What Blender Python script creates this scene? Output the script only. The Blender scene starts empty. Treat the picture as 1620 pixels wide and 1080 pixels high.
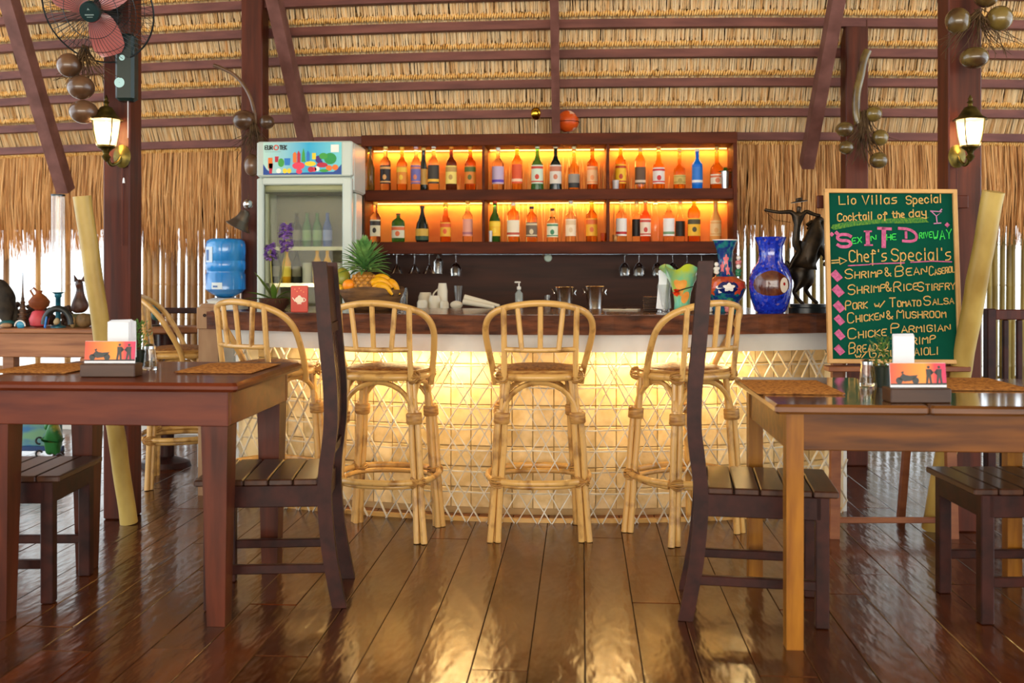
import bpy, math, random
from math import sin, cos, pi, radians as R
from mathutils import Vector, Matrix, Euler
random.seed(7)
S = bpy.context.scene
COL = S.collection
# ---------------- camera ----------------
H = 1.15; F = 1575.0; HZ = 430.0; YAW = R(4.0)
cd = bpy.data.cameras.new('camera'); cam = bpy.data.objects.new('camera', cd); COL.objects.link(cam)
cam.location = (0, 0, H); cam.rotation_euler = (R(90), 0, YAW)
cd.lens = 35; cd.sensor_width = 36; cd.shift_y = -(540 - HZ) / 1620.0
cd.clip_start = .05; cd.clip_end = 300
cd.dof.use_dof = True; cd.dof.focus_distance = 4.4; cd.dof.aperture_fstop = 2.8
S.camera = cam
# ---------------- world ----------------
w = bpy.data.worlds.new('world'); S.world = w; w.use_nodes = True
bg = w.node_tree.nodes['Background']; bg.inputs[0].default_value = (.86, .94, 1, 1); bg.inputs[1].default_value = 2.0
S.view_settings.view_transform = 'Standard'; S.view_settings.look = 'None'
S.view_settings.gamma = 1; S.view_settings.exposure = 0.35; S.view_settings.use_curve_mapping = False
def area(name, loc, rot, sx, sy, power, col):
    l = bpy.data.lights.new(name, 'AREA'); l.shape = 'RECTANGLE'; l.size = sx; l.size_y = sy; l.energy = power; l.color = col
    o = bpy.data.objects.new(name, l); o.location = loc; o.rotation_euler = rot; COL.objects.link(o); return o
# daylight entering by the open sides of the pavilion beside the viewer, plus an added fill behind
area('fill_front', (0, -4.6, 1.5), (R(128), 0, 0), 11, 2.2, 420, (1, .90, .74))  # added warm fill behind the viewer, tilted up to brighten the ceiling
area('daylight_left', (-6.4, 3.0, 1.4), (R(90), 0, R(-90)), 6, 2.0, 50, (.80, .90, 1))
area('daylight_right', (6.4, 3.0, 1.4), (R(90), 0, R(90)), 6, 2.0, 60, (.72, .86, 1))

# ---------------- placing ----------------
FW = Vector((-sin(YAW), cos(YAW), 0)); RT = Vector((cos(YAW), sin(YAW), 0))
def P(px, py, D):
    return FW * D + RT * ((px - 810) / F * D) + Vector((0, 0, H - (py - HZ) / F * D))
def PZ(px, D, z):
    p = P(px, HZ, D); p.z = z; return p
def ZZ(py, D): return H - (py - HZ) / F * D
def DF(py, z=0): return (H - z) * F / (py - HZ)
# ---------------- materials ----------------
MC = {}
def mat(name, col, rough=.5, metal=0, trans=0, coat=0, em=None, es=0, col2=None, nscale=(8, 8, 8), ndet=4, bump=0, bscale=None,
        ior=1.45, alpha=1, rnd=0, ramp=(.35, .65), spec=None, stint=None, sheen=0, sss=0):
    if name in MC: return MC[name]
    m = bpy.data.materials.new(name); m.use_nodes = True; nt = m.node_tree; N = nt.nodes; L = nt.links
    b = N['Principled BSDF']
    def c4(c): return (c[0], c[1], c[2], 1)
    b.inputs['Base Color'].default_value = c4(col); b.inputs['Roughness'].default_value = rough
    b.inputs['Metallic'].default_value = metal; b.inputs['Transmission Weight'].default_value = trans
    b.inputs['Coat Weight'].default_value = coat; b.inputs['Coat Roughness'].default_value = .08
    b.inputs['IOR'].default_value = ior; b.inputs['Alpha'].default_value = alpha
    if stint: b.inputs['Specular Tint'].default_value = c4(stint)
    if spec is not None: b.inputs['Specular IOR Level'].default_value = spec
    if em: b.inputs['Emission Color'].default_value = c4(em); b.inputs['Emission Strength'].default_value = es
    if col2 or bump:
        tc = N.new('ShaderNodeTexCoord'); mp = N.new('ShaderNodeMapping'); mp.inputs['Scale'].default_value = nscale
        nz = N.new('ShaderNodeTexNoise'); nz.inputs['Scale'].default_value = 1; nz.inputs['Detail'].default_value = ndet
        nz.noise_dimensions = '4D'
        oi = N.new('ShaderNodeObjectInfo'); mm = N.new('ShaderNodeMath'); mm.operation = 'MULTIPLY'; mm.inputs[1].default_value = 40
        L.new(oi.outputs['Random'], mm.inputs[0]); L.new(mm.outputs[0], nz.inputs['W'])
        L.new(tc.outputs['Object'], mp.inputs[0]); L.new(mp.outputs[0], nz.inputs['Vector'])
        if col2:
            cr = N.new('ShaderNodeValToRGB'); cr.color_ramp.elements[0].position = ramp[0]; cr.color_ramp.elements[1].position = ramp[1]
            cr.color_ramp.elements[0].color = c4(col); cr.color_ramp.elements[1].color = c4(col2)
            L.new(nz.outputs['Fac'], cr.inputs[0]); out = cr.outputs[0]
            if rnd:
                hs = N.new('ShaderNodeHueSaturation'); mr = N.new('ShaderNodeMapRange')
                mr.inputs[3].default_value = 1 - rnd; mr.inputs[4].default_value = 1 + rnd
                L.new(oi.outputs['Random'], mr.inputs[0]); L.new(mr.outputs[0], hs.inputs['Value']); L.new(out, hs.inputs['Color']); out = hs.outputs[0]
            L.new(out, b.inputs['Base Color'])
        if bump:
            bp = N.new('ShaderNodeBump'); bp.inputs['Strength'].default_value = bump; bp.inputs['Distance'].default_value = .01
            if bscale:
                m2 = N.new('ShaderNodeMapping'); m2.inputs['Scale'].default_value = bscale; n2 = N.new('ShaderNodeTexNoise'); n2.inputs['Scale'].default_value = 1
                L.new(tc.outputs['Object'], m2.inputs[0]); L.new(m2.outputs[0], n2.inputs['Vector']); L.new(n2.outputs['Fac'], bp.inputs['Height'])
            else: L.new(nz.outputs['Fac'], bp.inputs['Height'])
            L.new(bp.outputs[0], b.inputs['Normal'])
    MC[name] = m; return m
def sr(r, g, b):  # sRGB 0-255 -> linear
    f = lambda c: (c / 255 / 12.92) if c / 255 <= .04045 else ((c / 255 + .055) / 1.055) ** 2.4
    return (f(r), f(g), f(b))
# ---------------- mesh builder ----------------
class MB:
    def __init__(s): s.v = []; s.f = []; s.T = None
    def add(s, vs, fs):
        n = len(s.v); s.v += [tuple(x) for x in vs]; s.f += [tuple(n + i for i in f) for f in fs]; return s
    def box(s, c, d, rot=None, taper=None):
        x, y, z = d[0] / 2, d[1] / 2, d[2] / 2; t = taper or 1
        vs = [Vector((a * x * (t if k < 0 else 1), b * y * (t if k < 0 else 1), k * z)) for k in (-1, 1) for a, b in ((-1, -1), (1, -1), (1, 1), (-1, 1))]
        if rot is not None:
            M = rot if isinstance(rot, Matrix) else Euler(rot).to_matrix()
            vs = [M @ v for v in vs]
        c = Vector(c)
        return s.add([v + c for v in vs], [(3, 2, 1, 0), (4, 5, 6, 7), (0, 1, 5, 4), (1, 2, 6, 5), (2, 3, 7, 6), (3, 0, 4, 7)])
    def bbox(s, c, d, b=.004, rot=None):  # bevelled box
        x, y, z = d[0] / 2, d[1] / 2, d[2] / 2; b = min(b, x * .9, y * .9, z * .9)
        rings = []
        for (zz, ins) in ((-z, b), (-z + b, 0), (z - b, 0), (z, b)):
            X = x - ins; Y = y - ins
            rings += [(-X + b, -Y, zz), (X - b, -Y, zz), (X, -Y + b, zz), (X, Y - b, zz), (X - b, Y, zz), (-X + b, Y, zz), (-X, Y - b, zz), (-X, -Y + b, zz)]
        vs = [Vector(r) for r in rings]
        if rot is not None:
            M = rot if isinstance(rot, Matrix) else Euler(rot).to_matrix()
            vs = [M @ v for v in vs]
        c = Vector(c); fs = [tuple(range(7, -1, -1)), tuple(range(24, 32))]
        for k in range(3):
            for i in range(8):
                j = (i + 1) % 8; fs.append((k * 8 + i, k * 8 + j, k * 8 + 8 + j, k * 8 + 8 + i))
        return s.add([v + c for v in vs], fs)
    def tube(s, pts, r, n=8, closed=False, caps=True, sq=None, flat=1.0):
        pts = [Vector(p) for p in pts]; m = len(pts); rs = r if isinstance(r, (list, tuple)) else [r] * m
        up = None; vs = []
        for i, p in enumerate(pts):
            if closed: t = pts[(i + 1) % m] - pts[i - 1]
            else: t = pts[min(i + 1, m - 1)] - pts[max(i - 1, 0)]
            t.normalize()
            if up is None:
                a = Vector((0, 0, 1)) if abs(t.z) < .9 else Vector((0, 1, 0))
                up = (a - t * a.dot(t)).normalized()
            else:
                up = (up - t * up.dot(t)).normalized()
            sd = t.cross(up)
            if sq:
                for a, b in ((-1, -1), (1, -1), (1, 1), (-1, 1)): vs.append(p + sd * (a * sq[0] / 2) + up * (b * sq[1] / 2))
            else:
                for k in range(n):
                    a = 2 * pi * k / n; vs.append(p + (sd * cos(a) + up * sin(a) * flat) * rs[i])
        if sq: n = 4
        fs = []
        for i in range(m if closed else m - 1):
            i2 = (i + 1) % m
            for k in range(n):
                k2 = (k + 1) % n; fs.append((i * n + k, i * n + k2, i2 * n + k2, i2 * n + k))
        if caps and not closed: fs += [tuple(range(n - 1, -1, -1)), tuple((m - 1) * n + k for k in range(n))]
        return s.add(vs, fs)
    def lathe(s, prof, n=20, c=(0, 0, 0), a0=0, a1=2 * pi, cap=True, M=None, sx=1, sy=1, wav=None):
        full = abs(a1 - a0 - 2 * pi) < 1e-4; k = n if full else n + 1; vs = []; c = Vector(c)
        for j, (r, z) in enumerate(prof):
            for i in range(k):
                a = a0 + (a1 - a0) * i / n; rr = r; zz = z
                if wav: rr, zz = wav(r, z, a, j)
                v = Vector((rr * cos(a) * sx, rr * sin(a) * sy, zz))
                if M is not None: v = M @ v
                vs.append(v + c)
        fs = []
        for j in range(len(prof) - 1):
            for i in range(n if full else n):
                i2 = (i + 1) % k; fs.append((j * k + i, j * k + i2, (j + 1) * k + i2, (j + 1) * k + i))
        if cap and full: fs += [tuple(range(k - 1, -1, -1)), tuple((len(prof) - 1) * k + i for i in range(k))]
        return s.add(vs, fs)
    def ball(s, c, r, n=10, m=7, sc=(1, 1, 1), M=None):
        pr = [(max(1e-4, sin(pi * j / m)) * r, -cos(pi * j / m) * r) for j in range(m + 1)]
        if M is None: M = Matrix.Diagonal(sc)
        else: M = M @ Matrix.Diagonal(sc)
        return s.lathe(pr, n, c, M=M, cap=False)
    def prism(s, poly, y0, y1, ax='y', c=(0, 0, 0)):
        n = len(poly); c = Vector(c)
        def mk(a, b, t):
            return Vector((a, t, b)) if ax == 'y' else (Vector((a, b, t)) if ax == 'z' else Vector((t, a, b)))
        vs = [mk(a, b, y0) + c for a, b in poly] + [mk(a, b, y1) + c for a, b in poly]
        fs = [tuple(range(n)), tuple(range(2 * n - 1, n - 1, -1))] + [(i, n + i, n + (i + 1) % n, (i + 1) % n) for i in range(n)]
        return s.add(vs, fs)
    def xf(s, M):
        s.v = [tuple(M @ Vector(v)) for v in s.v]; return s
    def build(s, name, m, parent=None, smooth=False, kind=None, loc=None, rot=None):
        me = bpy.data.meshes.new(name); me.from_pydata(s.v, [], s.f); me.update()
        if smooth:
            for p in me.polygons: p.use_smooth = True
            try: me.set_sharp_from_angle(angle=R(45))
            except Exception: pass
        me.materials.append(m); o = bpy.data.objects.new(name, me); COL.objects.link(o)
        if parent: o.parent = parent
        if kind: o['kind'] = kind
        if loc is not None: o.location = loc
        if rot is not None: o.rotation_euler = rot
        return o
def empty(name, loc=(0, 0, 0), rz=0):
    o = bpy.data.objects.new(name, None); o.empty_display_size = .1; COL.objects.link(o); o.location = loc; o.rotation_euler = (0, 0, rz); return o
def tag(o, label=None, cat=None, group=None, kind=None):
    if label: o['label'] = label
    if cat: o['category'] = cat
    if group: o['group'] = group
    if kind: o['kind'] = kind
    return o
def thing(name, label, cat, loc=(0, 0, 0), rz=0, group=None): return tag(empty(name, loc, rz), label, cat, group)
def copy_tree(o, parent=None):
    c = o.copy(); COL.objects.link(c); c.parent = parent
    for ch in o.children: copy_tree(ch, c)
    return c
def struct(name, loc=(0, 0, 0)): return tag(empty(name, loc), kind='structure')
def chaikin(p, k=1, closed=False):
    p = [Vector(q) for q in p]
    for _ in range(k):
        q = [] if closed else [p[0]]
        for i in range(len(p) if closed else len(p) - 1):
            a, b = p[i], p[(i + 1) % len(p)]; q += [a * .75 + b * .25, a * .25 + b * .75]
        if not closed: q.append(p[-1])
        p = q
    return p
# ---------------- stroke lettering ----------------
GL = {'A': '00 26 40|12 32', 'B': '00 06 36 45 44 33 03|33 42 41 30 00', 'C': '45 36 16 05 01 10 30 41', 'D': '00 06 26 44 42 20 00',
'E': '46 06 00 40|03 33', 'F': '46 06 00|03 33', 'G': '45 36 16 05 01 10 30 41 43 23', 'H': '00 06|40 46|03 43', 'I': '20 26', 'K': '00 06|46 03 40',
'L': '06 00 40', 'M': '00 06 23 46 40', 'N': '00 06 40 46', 'O': '16 05 01 10 30 41 45 36 16', 'P': '00 06 36 45 44 33 03', 'R': '00 06 36 45 44 33 03|23 40',
'S': '45 36 16 05 04 13 33 42 41 30 10 01', 'T': '06 46|26 20', 'U': '06 01 10 30 41 46', 'V': '06 20 46', 'W': '06 10 23 30 46', 'X': '06 40|00 46',
'Y': '06 23 46|23 20', '&': '40 04 05 16 25 24 02 01 10 20 42', '/': '00 46', "'": '15 16', '"': '15 16|35 36', 'Z': '06 46 00 40',
'a': '33 24 14 03 01 10 20 32|34 30', 'c': '33 24 14 03 01 10 20 31', 'd': '36 30|33 24 14 03 01 10 20 31', 'e': '02 32 33 24 14 03 01 10 30',
'f': '35 26 16 15 1n|04 34', 'h': '06 00|03 14 24 33 30', 'i': '10 14|15 16', 'k': '06 00|34 02 30', 'l': '10 16', 'o': '14 03 01 10 20 31 33 24 14',
'p': '04 0n|03 14 24 33 31 20 10 01', 's': '34 14 03 12 32 31 20 00', 't': '16 11 20 30|04 34', 'y': '04 02 11 31|34 3n 0m', 'w': '04 10 23 30 44',
'u': '04 01 10 20 34|34 30', 'n': '04 00|03 14 24 33 30', 'r': '04 00|02 13 24 34', 'v': '04 10 34', 'x': '04 30|00 34', 'm': '04 00|03 14 20|23 34 40', '.': '10 11', 'b':'06 00 20 31 33 24 04'}
YM = {'m': -1, 'n': -2}
def strokes(txt, x0, x1, yb0, yb1, caph, smallh=None, jit=0.0):
    """polylines (x, y-up) of txt between x0 and x1; lower-case written as small capitals if smallh given"""
    items = []; X = 0
    for i, ch in enumerate(txt):
        if ch == ' ': X += 3.2; continue
        small = smallh and ch.islower(); g = ch.upper() if small else ch
        k = (smallh / caph) if small else 1
        wd = 4.0 if (ch.isupper() or small or ch in '&/') else 3.2
        if g in "I'.li": wd = 1.3
        items.append((g, X, k)); X += (wd + 1.4) * (k if k > .6 else k * 1.15)
    sc = (x1 - x0) / max(X - 1.4, 1); out = []
    for g, X0, k in items:
        dx = (-1.4 if g == 'I' else -.4) if g in "I'.li" else 0
        for st in GL.get(g, '00 46').split('|'):
            pl = []
            for pt in st.split():
                a = float(pt[0]) + dx; b = float(YM.get(pt[1], -9)) if pt[1] in YM else float(pt[1])
                x = x0 + (X0 + a * k) * sc + random.uniform(-jit, jit); t = (x - x0) / (x1 - x0)
                pl.append((x, yb0 + (yb1 - yb0) * t + b / 6 * caph * k + random.uniform(-jit, jit)))
            out.append(pl)
    return out
def ribbons(mb, pls, w, f, th=.0012, smooth=1):
    """thin raised strokes; f maps (x,y) -> local x,z ; laid on plane y=-th"""
    for pl in pls:
        pts = [Vector((*f(*p), 0)) for p in pl]
        if smooth and len(pts) > 3: pts = chaikin(pts, smooth)
        m = len(pts)
        if m < 2: continue
        vs = []
        for i, p in enumerate(pts):
            t = (pts[min(i + 1, m - 1)] - pts[max(i - 1, 0)])
            if t.length < 1e-6: t = Vector((1, 0, 0))
            t.normalize(); nrm = Vector((-t.y, t.x, 0)) * w / 2
            e = t * (w * .35) * (-1 if i == 0 else (1 if i == m - 1 else 0))
            a = p + nrm + e; b = p - nrm + e
            vs += [(a.x, -th, a.y), (b.x, -th, b.y)]
        mb.add(vs, [(2 * i, 2 * i + 1, 2 * i + 3, 2 * i + 2) for i in range(m - 1)])
# ================= materials =================
M_floor = mat('varnished_floor', sr(92, 42, 16), .21, coat=.1, spec=1.0, stint=(1, .86, .55), col2=sr(46, 19, 8), nscale=(16, 3.0, 8), bump=.35, bscale=(22, 7, 9), rnd=.3, ramp=(.3, .75))
M_post = mat('post_wood', sr(96, 42, 24), .45, col2=sr(62, 26, 16), nscale=(30, 30, 2), bump=.1, spec=.3)
M_purlin = mat('purlin_wood', sr(124, 72, 62), .6, col2=sr(94, 50, 44), nscale=(3, 20, 20))
M_rafter = mat('rafter_wood', sr(128, 84, 76), .6, col2=sr(98, 60, 52), nscale=(9, 9, 9))
def straw_mat(name, cs, sc, rough=.75, pos=(.28, .42, .55, .72)):
    m = mat(name, cs[0], rough, col2=cs[1], nscale=sc, ndet=3, bump=.6)
    for n in m.node_tree.nodes:
        if n.type == 'VALTORGB':
            e = n.color_ramp.elements; e[0].position = pos[0]; e[1].position = pos[3]; e[1].color = (*cs[3], 1)
            for k in (1, 2): q = e.new(pos[k]); q.color = (*cs[k], 1)
    return m
M_straw = straw_mat('thatch_straw', [sr(206, 158, 98), sr(250, 212, 156), sr(255, 232, 190), sr(240, 188, 126)], (45, 3, 3))
M_braid = straw_mat('thatch_braid', [sr(160, 106, 42), sr(232, 176, 92), sr(252, 208, 132), sr(206, 144, 64)], (40, 25, 25))
M_skirt = straw_mat('thatch_skirt', [sr(120, 70, 34), sr(206, 148, 88), sr(240, 192, 130), sr(176, 112, 58)], (55, 4, 2.0))
M_fold = mat('folded_straw', sr(128, 92, 40), .8, col2=sr(80, 54, 20), nscale=(50, 20, 20))
M_back = mat('thatch_backing', sr(96, 66, 30), .9, col2=sr(60, 38, 16), nscale=(60, 6, 6))
M_bamboo = mat('bamboo_dry', sr(186, 142, 84), .5, col2=sr(136, 90, 46), nscale=(12, 12, 3), rnd=.25)
M_bamboo_g = mat('bamboo_olive', sr(150, 128, 58), .45, col2=sr(104, 84, 34), nscale=(12, 12, 3), rnd=.22)
M_pole = mat('bamboo_pole_yellow', sr(196, 168, 92), .4, col2=sr(150, 120, 52), nscale=(6, 6, 3), bump=.1)
M_rattan = mat('rattan', sr(216, 170, 98), .3, col2=sr(120, 70, 26), nscale=(16, 16, 12), coat=.3, ramp=(.52, .74))
M_wrap = mat('rattan_wrap', sr(206, 158, 86), .45, col2=sr(150, 100, 48), nscale=(20, 20, 120))
M_weave = mat('woven_cane', sr(190, 128, 58), .5, col2=sr(116, 66, 24), nscale=(70, 70, 20), bump=.6)
M_dark = mat('dark_chair_wood', sr(62, 30, 24), .4, col2=sr(40, 20, 17), nscale=(20, 20, 20), coat=.0, spec=.22)
M_seatw = mat('seat_wood', sr(78, 46, 28), .32, col2=sr(50, 28, 18), nscale=(4, 30, 20), coat=.1, spec=.4)
M_red = mat('red_table_wood', sr(108, 48, 22), .34, col2=sr(84, 32, 14), nscale=(4, 26, 26), coat=.1, spec=.3)
M_redv = mat('red_table_leg', sr(92, 42, 25), .35, col2=sr(62, 27, 16), nscale=(26, 26, 3), coat=.06, spec=.3)
M_gold = mat('golden_table_wood', sr(124, 72, 16), .34, col2=sr(76, 40, 8), nscale=(3, 24, 24), coat=.06, spec=.3)
M_goldtop = mat('golden_table_top', sr(124, 78, 36), .14, col2=sr(80, 46, 20), nscale=(3, 24, 24), coat=.8)
M_goldv = mat('golden_table_leg', sr(160, 104, 28), .35, col2=sr(118, 68, 16), nscale=(24, 24, 3), coat=.06, spec=.3)
M_slab = mat('bar_slab_wood', sr(128, 72, 40), .6, col2=sr(50, 28, 18), nscale=(7, 7, 34), ndet=8, bump=1.0, coat=0, spec=.3, ramp=(.3, .7))
M_slabtop = mat('bar_slab_top', sr(100, 56, 28), .2, col2=sr(70, 36, 18), nscale=(4, 4, 20), coat=.4)
M_white = mat('white_paint', sr(236, 234, 226), .5, col2=sr(218, 214, 204), nscale=(5, 5, 5))
M_lat = mat('white_lattice', sr(238, 236, 226), .5, col2=sr(190, 180, 160), nscale=(9, 9, 9))
M_tile = mat('shell_tile', sr(236, 214, 168), .4, col2=sr(208, 180, 126), nscale=(16, 16, 16), rnd=.12)
M_tilegap = mat('tile_backing', sr(190, 160, 112), .8)
M_shelf = mat('shelf_wood', sr(96, 42, 20), .6, col2=sr(70, 30, 15), nscale=(3, 20, 20), spec=.2)
M_shelfback = mat('shelf_back', sr(226, 150, 70), .6, col2=sr(200, 106, 40), nscale=(3, 5, 5))
M_panel = mat('bar_back_panel', sr(70, 36, 22), .65, col2=sr(50, 26, 17), nscale=(2, 10, 20))
M_black = mat('black_plastic', (.012, .016, .018), .3)
M_steel = mat('steel', (.75, .75, .72), .18, 1)
M_brass = mat('brass', sr(176, 132, 44), .3, 1)
M_glass = mat('clear_glass', (.95, .97, .96), .02, trans=1)
M_paper = mat('white_paper', sr(232, 236, 244), .7)
M_green = mat('leaf_green', sr(74, 120, 44), .45, col2=sr(38, 80, 24), nscale=(20, 20, 20))
M_bronze = mat('dark_bronze', sr(34, 28, 22), .35, .6, col2=sr(60, 48, 34), nscale=(30, 30, 30))
M_sidewood = mat('sideboard_wood', sr(176, 118, 74), .45, col2=sr(132, 80, 46), nscale=(3, 10, 40))
M_sand = mat('outside_ground', sr(240, 236, 228), .9, col2=sr(224, 220, 208), nscale=(2, 2, 2))

# ================= setting =================
K = .028; X0 = -.1; YW = 6.6; SL = 1.07; ZE = 2.0
def yw(x, t=0): return YW + K * (x - X0) ** 2 - t
def roofp(x, t, off=0):   # off: below the roof surface
    return Vector((x, yw(x, t) - off * .73, ZE + SL * t - off * .68))
g = MB().add([(-60, -60, -.32), (60, -60, -.32), (60, 90, -.32), (-60, 90, -.32)], [(0, 1, 2, 3)]).build('ground_outside', M_sand, kind='structure')
# floor: every board a part
fl = struct('floor')
BW = .1655
xs0 = P(926, 1080, DF(1080)).x
MB().box((0, 1.3, -.09), (13.6, 12.4, .06)).build('subfloor', mat('subfloor_dark', (.03, .014, .006), .8), fl)
bm_cache = {}
def board(L):
    k = round(L, 2)
    if k not in bm_cache:
        o = MB().bbox((0, 0, -.012), (BW - .002, k - .0025, .024), .0018); me = bpy.data.meshes.new('floor_board'); me.from_pydata(o.v, [], o.f); me.materials.append(M_floor); bm_cache[k] = me
    return bm_cache[k]
i0 = int(-3.9 / BW); i1 = int(4.1 / BW)
nb = 0
for i in range(i0, i1):
    y = 1.7 + random.random() * -1.2
    while y < 7.2 and nb < 296:
        L = random.choice((1.2, 1.6, 2.0, 2.4)); 
        if y + L > 2.0:
            o = bpy.data.objects.new('floor_board', board(L)); COL.objects.link(o); o.parent = fl
            o.location = (xs0 + BW * (i + .5), y + L / 2, random.uniform(-.0008, .0008)); nb += 1
        y += L
m = MB()
for i in range(-40, 41):
    x = xs0 + BW * (i + .5)
    if i0 <= i < i1: m.bbox((x, -1.9, -.012), (BW - .004, 4.4, .024), .002)
    else: m.bbox((x, 1.6, -.012), (BW - .004, 11.2, .024), .002)
m.build('outer_floor_boards', M_floor, fl, kind='stuff')

# ceiling of thatch, purlins and rafters
ce = struct('ceiling')
TS = [-.03, .177, .329, .471, .61, .742, .88]
xsr = [-5.8 + .2 * i for i in range(59)]
def sheet(f, us, vs_):
    m = MB(); n = len(us)
    m.add([f(u, v) for v in vs_ for u in us], [(j * n + i, j * n + i + 1, (j + 1) * n + i + 1, (j + 1) * n + i) for j in range(len(vs_) - 1) for i in range(n - 1)]); return m
wide = [-9 + .6 * i for i in range(31)]
def rp(u, v):
    p = roofp(u, v, -.05); p.y = max(p.y, -9); return p
b = sheet(lambda u, v: rp(u, v), wide, [-.25, .5, 1, 2, 3, 4, 5, 6.3])
# far side of the roof, over and behind the viewer
ridge = [rp(u, 6.3) for u in wide]
b2 = MB(); n = len(wide)
b2.add(ridge + [Vector((u, -5.2, 2.55)) for u in wide], [(i, i + 1, n + i + 1, n + i) for i in range(n - 1)])
b.build('thatch_backing', M_back, ce, kind='stuff'); b2.build('thatch_slope', M_straw, ce, kind='stuff')
for n_, t0 in enumerate(TS):
    t1 = TS[n_ + 1] if n_ + 1 < len(TS) else t0 + .14
    m = MB()
    for lay in range(2):
        x = -5.6
        while x < 5.6:
            x += random.uniform(.003, .008)
            cl = (math.floor(x / .075 + lay * .5) * 0.618) % 1; g_ = (x / .075 + lay * .5) % 1
            if lay and g_ < .10: continue
            wd = random.uniform(.004, .008); lean = random.uniform(-.012, .012) + .004 * x
            a = roofp(x, t1 + .03, -.012 - .012 * lay + random.uniform(-.004, .004)); c = roofp(x + lean, t0 + .04 + cl * .014 + random.uniform(0, .006) + .02 * abs(g_ - .5) ** 2, .012 + .012 * (1 - 4 * (g_ - .5) ** 2) - .012 * lay + random.uniform(-.006, .006))
            s_ = Vector((wd / 2, 0, 0)); q = Vector((0, -.003, -.003))
            m.add([a - s_, a + q, a + s_, c - s_, c + q, c + s_], [(0, 1, 4, 3), (1, 2, 5, 4)])
    m.build('thatch_course', M_straw, ce, kind='stuff')
    m = MB(); x = -5.6; rw = TS[n_] + .043
    while x < 5.6:
        x += .0150
        M3 = Euler((random.uniform(-.2, .2) + .5, .2 + random.uniform(-.2, .2), 0)).to_matrix()
        m.ball(roofp(x, rw + random.uniform(-.002, .002), .022), .020, 6, 4, (.42, .6, 1.0), M3)
    m.build('braided_straw', M_braid, ce, True, kind='stuff')
    m = MB(); x = -5.6
    while x < 5.6:   # dark folded straw over the braid
        x += .005; a = roofp(x, rw + .022 + random.uniform(0, .005), .004); c = roofp(x + random.uniform(-.006, .006), rw + .012, .016)
        s_ = Vector((.004, 0, 0)); m.add([a - s_, a + s_, c + s_, c - s_], [(0, 1, 2, 3)])
    m.build('folded_straw', M_fold, ce, kind='stuff')
for n_, t in enumerate([.05] + TS[1:] + [1.05, 1.25, 1.5, 1.8, 2.1, 2.5, 3.0]):
    m = MB().tube([roofp(x, t, .035) for x in xsr], .03, sq=(.05, .05)); m.build('purlin', M_purlin, ce)
def rafter(a, b_, w_=.075, ext=.25):
    a = Vector(a); b_ = Vector(b_); d = b_ - a
    MB().tube([a, b_ + d * ext], .04, sq=(w_, .09)).build('rafter', M_rafter, ce)
rafter(P(104, 302, 6.62), P(14, 0, 6.05), .085, .12)
rafter(P(487, 236, 6.42), P(434, 0, 5.85), .075, .25)
rafter(P(880, 226, 6.40), P(877, 0, 5.78), .05, .2)
rafter(P(1276, 262, 6.28), P(1324, 0, 5.65), .075, .2)
# back wall: hanging thatch skirt over bamboo poles
wb = struct('wall_back')
m = MB()
for lay in range(4):
    x = -5.7
    while x < 5.7:
        x += random.uniform(.004, .010)
        zt = ZE + .05 - lay * .01; edge = 1.37 + .04 * sin(x * 3.1) + (-.05 if x < -2.6 else .0)
        zb = edge + random.uniform(-.10, .07) + lay * .015
        if random.random() < .06: zb -= random.uniform(.03, .1)
        lean = random.gauss(0, .035); y0 = yw(x) - .02 + .02 * lay; wd = random.uniform(.004, .009)
        a = Vector((x, y0, zt)); mid = Vector((x + lean * .5, y0 - .02 - random.uniform(0, .02), (zt + zb) / 2)); c = Vector((x + lean, y0 + random.uniform(-.03, .02), zb))
        s_ = Vector((wd / 2, 0, 0)); q = Vector((0, -.003, 0))
        m.add([a - s_, a + q, a + s_, mid - s_, mid + q, mid + s_, c - s_ * .4, c + q, c + s_ * .4], [(0, 1, 4, 3), (1, 2, 5, 4), (3, 4, 7, 6), (4, 5, 8, 7)])
m.build('thatch_skirt', M_skirt, wb, kind='stuff')
sheet(lambda u, v: (u, yw(u) + .06, v), wide, [1.46, ZE + .1]).build('skirt_backing', M_back, wb, kind='stuff')
def pole_mesh(r, h, name, mt):
    pr = []; z = 0; k = 0
    while z < h:
        pr += [(r, z), (r * 1.0, z + .02)]; z2 = min(h, z + .24 + .03 * (k % 3)); pr += [(r * .97, z2 - .01), (r * 1.12, z2)]; z = z2 + .004; k += 1
    o = MB().lathe(pr, 7); me = bpy.data.meshes.new(name); me.from_pydata(o.v, [], o.f)
    for p in me.polygons: p.use_smooth = True
    me.materials.append(mt); return me
PM = [pole_mesh(r, 1.62, 'bamboo_pole', M_bamboo) for r in (.017, .020, .023)]
PG = [pole_mesh(r, 1.62, 'bamboo_pole', M_bamboo_g) for r in (.016, .019, .022)]
x = -5.5; cnt = 0
while x < 5.5 and cnt < 290:
    op = x < -3.55
    x += (random.uniform(.042, .052) if x > -3.15 else random.uniform(.05, .09)) if not op else random.uniform(.09, .3)
    if x > 1.1: x += random.uniform(-.004, .010) + (.012 if x < 1.9 else 0)
    if -1.2 < x < 1.0: continue
    me = random.choice(PG if x > 1.0 else PM); o = bpy.data.objects.new('bamboo_pole', me); COL.objects.link(o); o.parent = wb
    o.location = (x, yw(x) + .12 + random.uniform(-.012, .012), 0); o.rotation_euler = (random.uniform(-.006, .006), random.uniform(-.01, .01), random.random() * 6); cnt += 1
MB().tube([(x, yw(x) + .16, .42) for x in xsr], .02, sq=(.03, .04)).build('bamboo_rail', M_bamboo, wb)
MB().tube([(x, yw(x) + .12, .025) for x in xsr], .03, sq=(.12, .05)).build('white_curb', M_white, wb)

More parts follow.
